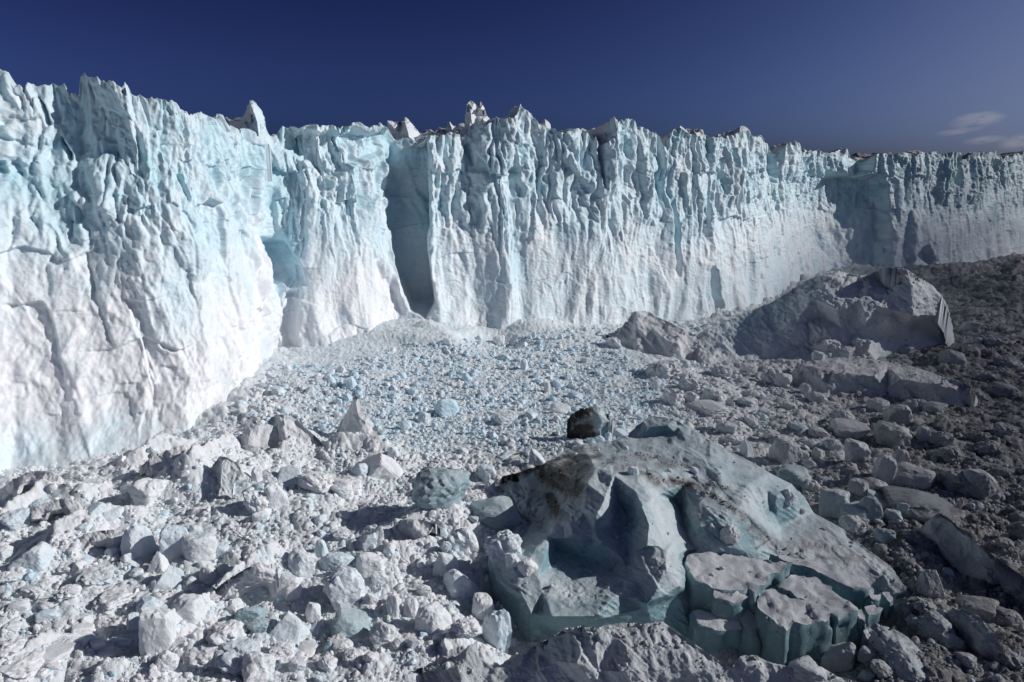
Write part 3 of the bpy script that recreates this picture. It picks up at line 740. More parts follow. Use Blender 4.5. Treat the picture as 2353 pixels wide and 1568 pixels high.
def slab(name, reg, top, zb, parent, seed=1, dens=0.5, amp=0.85, lump=0.19, blue=0.45, dirt=0.06, mat=None, grow=0.9, **tags):
    """a thick broken plate: the top outline is given by picture points with heights, the sides fall to zb"""
    t = np.array(top, float)
    qx, qy = R(reg, t[:, 0], t[:, 1])
    W3 = unp(qx, qy, t[:, 2])
    # dense rim
    rim = []
    for i in range(len(W3)):
        a, b = W3[i], W3[(i + 1) % len(W3)]
        k = max(2, int(np.linalg.norm(b - a) / dens))
        rim += [a + (b - a) * j / k for j in range(k)]
    rim = np.array(rim); nr_ = len(rim)
    rim[:, 0] += 0.55 * noise(rim[:, 0] / 1.6, rim[:, 1] / 1.6, 1.0, seed) + .25 * noise(rim[:, 0] / .6, rim[:, 1] / .6, 1.0, seed)
    rim[:, 1] += 0.55 * noise(rim[:, 0] / 1.6, rim[:, 1] / 1.6, 5.0, seed) + .25 * noise(rim[:, 0] / .6, rim[:, 1] / .6, 5.0, seed)
    c = rim.mean(0)
    x0, y0 = rim[:, :2].min(0); x1, y1 = rim[:, :2].max(0)
    gx, gy = np.meshgrid(np.arange(x0, x1, dens), np.arange(y0, y1, dens))
    gx = gx + 0.3 * dens * noise(gx * 9, gy * 9, 1, seed); gy = gy + 0.3 * dens * noise(gx * 9, gy * 9, 5, seed)
    ins = inside(gx, gy, [tuple(p[:2]) for p in rim])
    ip = np.stack([gx[ins], gy[ins]], 1)
    dmin = np.sqrt(((ip[:, None] - rim[None, :, :2]) ** 2).sum(2)).min(1) if len(ip) else np.zeros(0)
    ip = ip[dmin > dens * 0.5]
    w_ = 1 / (((ip[:, None] - rim[None, :, :2]) ** 2).sum(2) + .5) ** 1.5
    iz = (w_ * rim[None, :, 2]).sum(1) / w_.sum(1)
    allp = np.concatenate([rim, np.column_stack([ip, iz])])
    tri = delaunay_2d_cdt([Vector(p[:2].tolist()) for p in allp], [(i, (i + 1) % nr_) for i in range(nr_)], [], 1, 1e-5)
    vv = np.array([allp[o[0]] if len(o) else [*tri[0][i], c[2]] for i, o in enumerate(tri[3])])
    rmap = {o: i for i, l in enumerate(tri[3]) for o in l}
    faces = [list(f) for f in tri[2]]
    V3 = [tuple(p) for p in vv]
    nz = max(3, int((rim[:, 2].mean() - zb) / dens))
    prev = []
    for i in range(nr_):                      # the side walls get a rim of their own, so the edge stays crisp
        V3.append(V3[rmap[i]]); prev.append(len(V3) - 1)
    ncen = rim[:, :2] - c[:2]; ncen = ncen / (np.linalg.norm(ncen, axis=1)[:, None] + 1e-6)
    for k in range(1, nz + 1):
        f = k / nz
        cur = []
        for i in range(nr_):
            p = rim[i]
            V3.append((p[0] + ncen[i, 0] * grow * f, p[1] + ncen[i, 1] * grow * f, p[2] + (zb - p[2]) * f)); cur.append(len(V3) - 1)
        for i in range(nr_):
            j = (i + 1) % nr_
            faces.append([prev[i], cur[i], cur[j]]); faces.append([prev[i], cur[j], prev[j]])
        prev = cur
    V3 = np.array(V3)
    # one winding for the sheet
    fa = np.array(faces)
    nt_ = len(tri[2])
    nrm = np.cross(V3[fa[:, 1]] - V3[fa[:, 0]], V3[fa[:, 2]] - V3[fa[:, 0]])
    fa[:nt_][nrm[:nt_, 2] < 0] = fa[:nt_][nrm[:nt_, 2] < 0][:, ::-1]
    cen = V3[fa[nt_:]].mean(1) - np.array([c[0], c[1], 0])
    sn_ = nrm[nt_:]
    flip = (sn_[:, 0] * cen[:, 0] + sn_[:, 1] * cen[:, 1]).sum() < 0
    if flip: fa[nt_:] = fa[nt_:][:, ::-1]
    x, y, z = V3.T
    isr = np.zeros(len(V3)); isr[:len(vv)] = 1
    side = isr < 1
    isr[len(vv):len(vv) + nr_] = 1
    dx = amp * (fbm(x / 3, y / 3, z / 5, 4, seed) + 0.75 * (facet((x + y) / 3.4, z / 2.8, seed + 1, 2.0, .5) - .3) * (1 - isr))
    dy = amp * (fbm(x / 3, y / 3, z / 5, 4, seed + 3) + 0.75 * (facet((x + y) / 3.4, z / 2.8, seed + 4, 2.0, .5) - .3) * (1 - isr))
    dz = amp * 0.7 * fbm(x / 3, y / 3, z / 3, 4, seed + 5) + isr * (0.45 * noise(x / 7, y / 7, 1, seed + 8) + 0.5 * (facet(x / 2.8, y / 2.8, seed + 9, 1.8, .5) - .3)) + lump * isr * bumps(x / 1.3, y / 1.3, seed + 6) + 0.5 * lump * isr * bumps(x / .6, y / .6, seed + 7)
    V3 = V3 + np.stack([dx, dy, dz], 1)
    isr = np.where(side, 0, 1)
    bl = np.where(isr > 0, blue - 0.55, blue + 0.35)
    o = link(name, V3, fa, mat or M_BERG, attrs={"blue": bl, "dirt": np.full(len(V3), dirt), "deep": 1 - isr}, smooth=True, **tags)
    if parent is not None: child(o, parent)
    return o


S = lambda top, zb, seed, **k: slab("ice_slab", 'a', top, zb, berg, seed, **k)
S([(1292, 905, 3.6), (1340, 885, 3.9), (1420, 868, 4.4), (1480, 885, 4.0), (1580, 878, 4.0), (1730, 905, 3.8), (1896, 940, 3.6), (1880, 960, 3.5), (1780, 995, 3.3), (1770, 1010, 3.3), (1775, 1040, 3.2), (1700, 1110, 2.9), (1660, 1085, 2.9), (1590, 1095, 2.8), (1460, 1085, 2.9), (1380, 1050, 3.1), (1310, 1010, 3.4)], -7, 501, lump=0.26)
S([(1460, 1092, 2.6), (1500, 1078, 2.7), (1560, 1105, 2.6), (1620, 1090, 2.6), (1662, 1110, 2.4), (1630, 1150, 1.8), (1560, 1160, 1.8), (1470, 1140, 2.0)], -6, 507, lump=0.15)
S([(1785, 905, 3.2), (1860, 893, 3.3), (1975, 915, 3.2), (1990, 908, 3.2), (2100, 940, 3.1), (2250, 995, 2.9), (2345, 1055, 2.7), (2350, 1085, 2.6), (2240, 1070, 2.7), (2140, 1030, 2.8), (1950, 955, 3.0)], -6, 511, lump=0.17)
S([(1835, 1080, 2.4), (1870, 1040, 2.7), (1920, 1013, 2.9), (2010, 1022, 2.8), (2120, 1070, 2.6), (2140, 1110, 2.4), (2190, 1150, 2.2), (2275, 1190, 1.9), (2280, 1215, 1.8), (2150, 1240, 1.7), (2080, 1180, 2.0), (1950, 1140, 2.1)], -8, 521, lump=0.26)
S([(1705, 1105, 1.9), (1790, 1090, 2.1), (1850, 1120, 2.0), (1960, 1150, 1.9), (2060, 1180, 1.8), (2135, 1215, 1.6), (2120, 1270, 1.0), (2040, 1290, 0.8), (1900, 1300, 0.7), (1870, 1330, 0.4), (1810, 1300, 0.6), (1760, 1240, 1.0), (1700, 1170, 1.4)], -9, 531, lump=0.42, amp=.6)
S([(1320, 1215, -1.0), (1380, 1210, -.9), (1480, 1235, -1.2), (1600, 1260, -1.4), (1610, 1310, -1.9), (1500, 1330, -2.2), (1450, 1320, -2.1), (1360, 1290, -1.8)], -10, 541, lump=0.11, blue=.7)
S([(1560, 1215, -.6), (1625, 1170, -.1), (1660, 1200, -.3), (1700, 1260, -1.1), (1720, 1320, -1.8), (1660, 1310, -1.6)], -9, 551, lump=0.11, blue=.6)
S([(2275, 1215, .8), (2310, 1215, .8), (2335, 1245, .4), (2330, 1290, 0), (2280, 1260, .3)], -6, 561, lump=0.11, blue=.8)
S([(2330, 1190, .8), (2380, 1175, .9), (2430, 1200, .6), (2420, 1240, .2), (2350, 1250, .2)], -6, 565, lump=0.15, blue=.6)
S([(2350, 1130, 1.2), (2400, 1120, 1.3), (2420, 1150, 1.), (2370, 1165, .9)], -5, 567, lump=0.15, blue=.6)
S([(2430, 1110, .8), (2470, 1105, .9), (2490, 1150, .4), (2450, 1170, .3)], -5, 568, lump=0.15, blue=.6)

# the ridge-backed berg along the bottom edge, in front of the chasm
O2 = [(-360, 1640, -4), (-250, 1545, -1), (-60, 1500, 0), (60, 1400, 2), (100, 1380, 2.2), (110, 1480, 0.6), (200, 1540, -.6), (300, 1470, -.6), (400, 1430, 1), (500, 1370, 3.5), (600, 1320, 5.4), (690, 1300, 6.5), (800, 1305, 6.5), (880, 1285, 6.8), (1050, 1285, 6.9), (1160, 1270, 7.2), (1190, 1295, 6.8),
      (1270, 1350, 6.2), (1400, 1440, 5.2), (1480, 1495, 4.4), (1560, 1540, 3.8), (1600, 1470, 5), (1680, 1465, 5), (1760, 1500, 4.2), (1900, 1530, 3.6), (2060, 1525, 3.6), (2170, 1590, 2.4), (2330, 1640, 1), (2420, 1800, -4), (2000, 1900, -4), (1000, 1950, -5), (0, 1900, -5), (-400, 1800, -5)]
I2 = [(780, 1400, 5.6), (880, 1330, 6.0), (860, 1420, 4.4), (950, 1420, 5.4), (1000, 1480, 4.8), (1100, 1400, 5.9), (1150, 1360, 6.2), (700, 1420, 5.0), (600, 1440, 3.6), (520, 1500, 2), (660, 1520, 3.2), (800, 1560, 2.6), (950, 1560, 3.8), (1200, 1450, 5), (1300, 1500, 4.4), (1100, 1560, 3.6),
      (1400, 1560, 3.5), (1640, 1530, 4.2), (1800, 1570, 3), (2000, 1580, 2.8), (340, 1520, 0.6), (150, 1570, -1.0), (0, 1540, 0.3), (1600, 1700, 1), (1000, 1700, 1), (2000, 1720, 0)]
patch("iceberg", 'a', O2, I2, M_BERG, step=1.7, soft=3, seed=13, amp=0.75, fine=1.8, lumpy=0.16, blue=0.22, dirt=0.12, deep=0.5, skirt=10,
      bs=[(500, 1480, 700, 1350, 90, .35), (850, 1330, 860, 1430, 30, .3), (-100, 1560, 200, 1600, 90, .2)], ds=[(-200, 1600, 60, 1560, 60, .2), (-350, 1630, -200, 1560, 40, .35)],
      ls=[(1050, 1350, 1450, 1520, 70, .32), (1600, 1530, 2100, 1580, 60, .3)],
      label="long low iceberg with a ridged snowy back, in front of the dark chasm", category="iceberg")

# the big grey berg below the far shaded cove
O3 = [(150, 760, 2), (190, 720, 4), (300, 660, 8), (470, 590, 11), (600, 530, 14), (740, 480, 16.5), (830, 440, 19), (1000, 330, 25), (1110, 265, 28.5), (1230, 217, 31), (1330, 212, 32), (1400, 225, 31), (1480, 240, 31), (1560, 242, 31), (1620, 200, 33), (1690, 180, 36), (1760, 187, 36), (1850, 198, 35.5),
      (1950, 262, 32), (2050, 322, 28), (2120, 400, 24), (2165, 480, 18), (2200, 620, 9), (2218, 745, 1), (2100, 775, 0), (1900, 790, 0), (1760, 800, 0), (1640, 860, -1), (1620, 900, -1), (1500, 905, -1), (1150, 915, -1), (1000, 915, -1), (750, 900, -1), (500, 900, -1), (300, 930, -1), (240, 840, 1)]
I3 = [(1240, 260, 30), (1350, 330, 27.5), (1480, 430, 23.5), (1530, 560, 17.5), (1530, 650, 12), (1650, 730, 5), (1130, 420, 23), (1000, 600, 13.5), (700, 650, 9.5), (500, 700, 7), (1300, 500, 20), (1200, 560, 15), (1700, 400, 25), (1740, 520, 19), (1620, 640, 11.5), (1780, 740, 3.5), (1720, 590, 15), (1900, 560, 17.5), (1920, 740, 3),
      (2080, 560, 15), (2100, 720, 3), (1880, 290, 31), (1680, 300, 29), (1580, 330, 28), (1080, 590, 13.5), (1200, 650, 11.5), (1350, 650, 11.5), (1500, 710, 8.5), (1100, 760, 5), (850, 680, 9), (1560, 830, 2.5), (1350, 800, 4.5), (900, 830, 1.5), (600, 830, 1.5), (400, 800, 3), (1450, 600, 14), (1640, 480, 21.5), (1990, 420, 24), (1830, 640, 10.5), (1910, 640, 9)]
O3 = [(a, b, c + 2.3) for a, b, c in O3]; I3 = [(a, b, c + 2.3) for a, b, c in I3]
patch("iceberg", 'e', O3, I3, M_GROUND, step=1.5, soft=2, seed=23, amp=0.95, fine=4.0, lumpy=0.16, blue=0.22, dirt=0.12, deep=0.3, skirt=12,
      ls=[(1080, 640, 1350, 720, 80, .9), (850, 740, 1150, 820, 60, .6), (1150, 820, 1550, 860, 50, .6), (1500, 300, 1750, 450, 80, .5)], ds=[(1650, 230, 1850, 260, 60, .3), (1350, 260, 1600, 330, 40, .1)], bs=[(800, 500, 500, 700, 120, .25)],
      label="massive grey iceberg with a long sloping shoulder and craggy end, below the far shaded cove", category="iceberg")

# the snow mound left of it and its boulder
O4 = [(1720, 520, 3), (1790, 520, 6), (1880, 470, 9), (1940, 420, 12.5), (1960, 365, 15.5), (2000, 357, 16), (2080, 362, 15.5), (2140, 400, 14), (2230, 440, 13), (2310, 480, 11.5), (2400, 520, 9), (2460, 590, 5.5), (2490, 650, 1), (2420, 690, 0), (2330, 690, 0), (2200, 700, 0), (2060, 720, -1), (1960, 690, -1), (1900, 640, -.5), (1820, 610, 0), (1780, 560, 1)]
I4 = [(1850, 560, 4.5), (2000, 440, 12.5), (1990, 560, 6.5), (2100, 480, 11), (2200, 520, 9.5), (2060, 620, 3.6), (2250, 620, 5), (2350, 600, 5), (1930, 500, 8)]
patch("snow_mound", 5, O4, I4, M_GROUND, step=1.5, soft=2, seed=33, amp=1.5, fine=2, lumpy=0.18, blue=0.05, dirt=0.14, skirt=8,
      label="steep dirty white snow mound with a blunt top, left of the massive grey berg", category="mound")

# the tabular block
O5 = [(1000, 930, 4), (1060, 900, 6), (1120, 890, 7), (1330, 870, 8), (1500, 875, 8.2), (1750, 910, 8.2), (1950, 960, 8.2), (2180, 1035, 8.2), (2290, 1065, 8), (2340, 1100, 7), (2380, 1170, 4), (2400, 1210, 1), (2330, 1250, 0), (2300, 1320, -1), (2130, 1320, -1.5), (1850, 1260, -1.5), (1600, 1240, -1.5), (1420, 1210, -1.5), (1290, 1200, -1.5), (1240, 1200, -1), (1150, 1150, 0), (1040, 1100, 1), (970, 1060, 1.5), (960, 990, 3)]
I5 = [(1060, 940, 6.5), (1180, 960, 7), (1270, 960, 7.4), (1300, 1000, 6.8), (1450, 1000, 7.3), (1600, 1010, 7.5), (1800, 1040, 7.4), (1950, 1065, 7.3), (2090, 1085, 7.2), (2230, 1070, 7.6), (2220, 1110, 6.6), (1250, 1080, 3.5), (1180, 1060, 4), (1500, 1090, 3.4), (1700, 1110, 3.2), (1900, 1130, 3.3), (2100, 1170, 3.2), (1450, 1180, -.5), (1700, 1200, -.5), (1900, 1220, -.6),
      (2130, 1280, -.6), (2250, 1180, 3), (2280, 1100, 6.4), (1400, 900, 7.9), (1700, 950, 8.0), (2000, 1020, 8.0), (2200, 1260, 0)]
patch("ice_table", 'e', O5, I5, M_GROUND, step=1.5, soft=2, seed=43, amp=0.7, fine=2.6, lumpy=0.14, blue=0.05, dirt=0.24, skirt=6,
      ls=[(1100, 930, 1250, 1100, 70, .4)], ds=[(1200, 960, 1080, 1000, 60, .12)],
      label="flat-topped rectangular ice table with a smooth sloping top and a shaded front wall", category="iceberg")

# the dark slab at the right-hand border and its neighbours
O6 = [(1640, 570, 1), (1700, 520, 3.5), (1790, 450, 7), (1850, 480, 7), (1950, 570, 6.6), (2080, 680, 6.2), (2220, 780, 5.6), (2353, 870, 5), (2500, 960, 4.6), (2640, 1080, 3), (2560, 1130, -1), (2353, 1010, -1), (2200, 980, -1), (2050, 990, -1), (1900, 900, -1), (1780, 800, -1), (1680, 690, -1)]
I6 = [(1740, 560, 4), (1800, 520, 5.5), (1900, 640, 4.2), (2050, 780, 3.2), (2200, 860, 3), (1850, 740, 1.6), (2000, 880, 1), (2350, 930, 2.2)]
patch("iceberg", 9, O6, I6, M_GROUND, step=1.6, soft=2, seed=53, amp=0.7, fine=1.6, lumpy=0.06, blue=0.05, dirt=0.36, skirt=6,
      label="dark dirty wedge-shaped berg sloping down to the right-hand border", category="iceberg")
O7 = [(1820, 1120, 1), (1880, 1080, 2.6), (1960, 1080, 3.2), (2060, 1130, 3.4), (2150, 1240, 3), (2240, 1380, 1.6), (2160, 1440, -1), (2080, 1420, -1), (1980, 1320, -1), (1880, 1230, -1)]
I7 = [(2000, 1180, 2.5), (2080, 1270, 2.2), (2050, 1340, .8), (2150, 1330, 1.8), (1920, 1160, 1.6)]
patch("ice_boulder", 9, O7, I7, M_GROUND, step=1.6, soft=2, seed=63, amp=0.5, fine=1.4, lumpy=0.05, blue=0.1, dirt=0.36, skirt=5,
      label="grey pyramid-like boulder lying below the dark wedge berg near the bottom right corner", category="ice boulder")
O8 = [(1290, 1230, 1), (1370, 1170, 1.4), (1500, 1210, 1), (1600, 1270, .6), (1700, 1380, 0), (1790, 1480, -1), (1860, 1650, -4), (1500, 1700, -5), (1420, 1560, -2), (1480, 1460, -.4), (1420, 1350, 0), (1330, 1300, -.6)]
I8 = [(1550, 1330, 1.2), (1620, 1440, .7), (1700, 1540, -.4), (1450, 1260, 1.2), (1560, 1550, -1)]
patch("ice_slope", 9, O8, I8, M_BERG, step=1.6, soft=3, seed=73, amp=0.5, fine=1.8, lumpy=0.14, blue=0.4, dirt=0.16, skirt=6,
      label="smooth teal-tinted slope of ice running down to the bottom edge, right of the cracked slabs", category="ice slope")
# ------------------------------------------------------------------ blocks of ice
import bmesh
_ico = {}


def ico(n):
    if n not in _ico:
        bm = bmesh.new(); bmesh.ops.create_icosphere(bm, subdivisions=n, radius=1)
        _ico[n] = (np.array([v.co[:] for v in bm.verts]), np.array([[v.index for v in f.verts] for f in bm.faces])); bm.free()
    return _ico[n]


def rock(n, seed, kind='block', rough=1.0):
    """unit-sized lump of ice (about -1..1 in each direction) cut by flat planes"""
    rs = np.random.RandomState(seed)
    d, f = ico(n)
    pl = []

    def add(az, el, o):
        pl.append((math.cos(az) * math.cos(el), math.sin(az) * math.cos(el), math.sin(el), o))
    a0 = rs.rand() * 6.28
    if kind in ('block', 'slab', 'tall'):
        for k in range(4): add(a0 + k * 1.571 + rs.uniform(-.3, .3), rs.uniform(-.15, .3), rs.uniform(.72, 1))
        add(0, 1.571 - abs(rs.normal(0, .25)), rs.uniform(.7, .95)); add(1, -1.4, .9)
        for k in range(9): add(rs.rand() * 6.28, rs.uniform(-.2, 1.2), rs.uniform(.78, 1.05))
        p = 17
    elif kind == 'pyramid':
        k3 = rs.randint(3, 5)
        for k in range(k3): add(a0 + k * 6.28 / k3 + rs.uniform(-.25, .25), rs.uniform(.42, .68), rs.uniform(.42, .55))
        add(0, -1.5, .8)
        for k in range(4): add(rs.rand() * 6.28, rs.uniform(0, .5), rs.uniform(.62, .85))
        p = 15
    elif kind == 'wedge':
        add(a0, .9, .5); add(a0 + 3.14, .1, .8); add(a0 + 1.57, .15, .75); add(a0 - 1.57, .2, .8); add(0, -1.5, .8)
        for k in range(4): add(rs.rand() * 6.28, rs.uniform(-.1, 1.2), rs.uniform(.8, 1))
        p = 14
    else:                                   # round, heap
        for k in range(11): add(rs.rand() * 6.28, rs.uniform(-.5, 1.3), rs.uniform(.78, 1.02))
        p = 12
    if kind == 'wedge':
        add(0, 1.5, .95)
    for k in range(4): add(a0 + k * 1.571, 0, 1.05)
    if kind != 'pyramid': add(0, 1.57, 1.02)
    pl = np.array(pl)
    s = np.clip(d @ pl[:, :3].T / pl[:, 3], 0, None)
    r = 1 / ((s ** p).sum(1) + 1e-6) ** (1 / p)
    r = np.minimum(r, 1.5)
    v_ = d * r[:, None]
    q = v_ * 1.3 + seed * 3.17
    nz = fbm(q[:, 0], q[:, 1], q[:, 2], 3, seed)
    am = {'round': .16, 'heap': .22}.get(kind, .09) * rough
    v_ = v_ * (1 + am * nz)[:, None]
    if n >= 3:
        q = v_ * 2.2 + seed * 1.7
        rg_ = fbm(q[:, 0], q[:, 1], q[:, 2], 4, seed + 2, gain=.6)
        v_ = v_ * (1 + {'heap': .2, 'round': .2}.get(kind, .15) * rough * rg_)[:, None]
        q = v_ * 5 + seed
        v_ = v_ * (1 + 0.075 * rough * fbm(q[:, 0], q[:, 1], q[:, 2], 4, seed + 5, gain=.6) + 0.03 * rough * fbm(q[:, 0] * .5, q[:, 1] * .5, q[:, 2] * .5, 3, seed + 8))[:, None]
        if kind in ('heap', 'round'):
            k = .34 if kind == 'heap' else .12
            v_ = v_ + d * (k * bumps(v_[:, 0] * 3.3 + v_[:, 2] * 1.7, v_[:, 1] * 3.3 - v_[:, 2] * 2.6, seed + 11))[:, None] * rough
    return v_, f


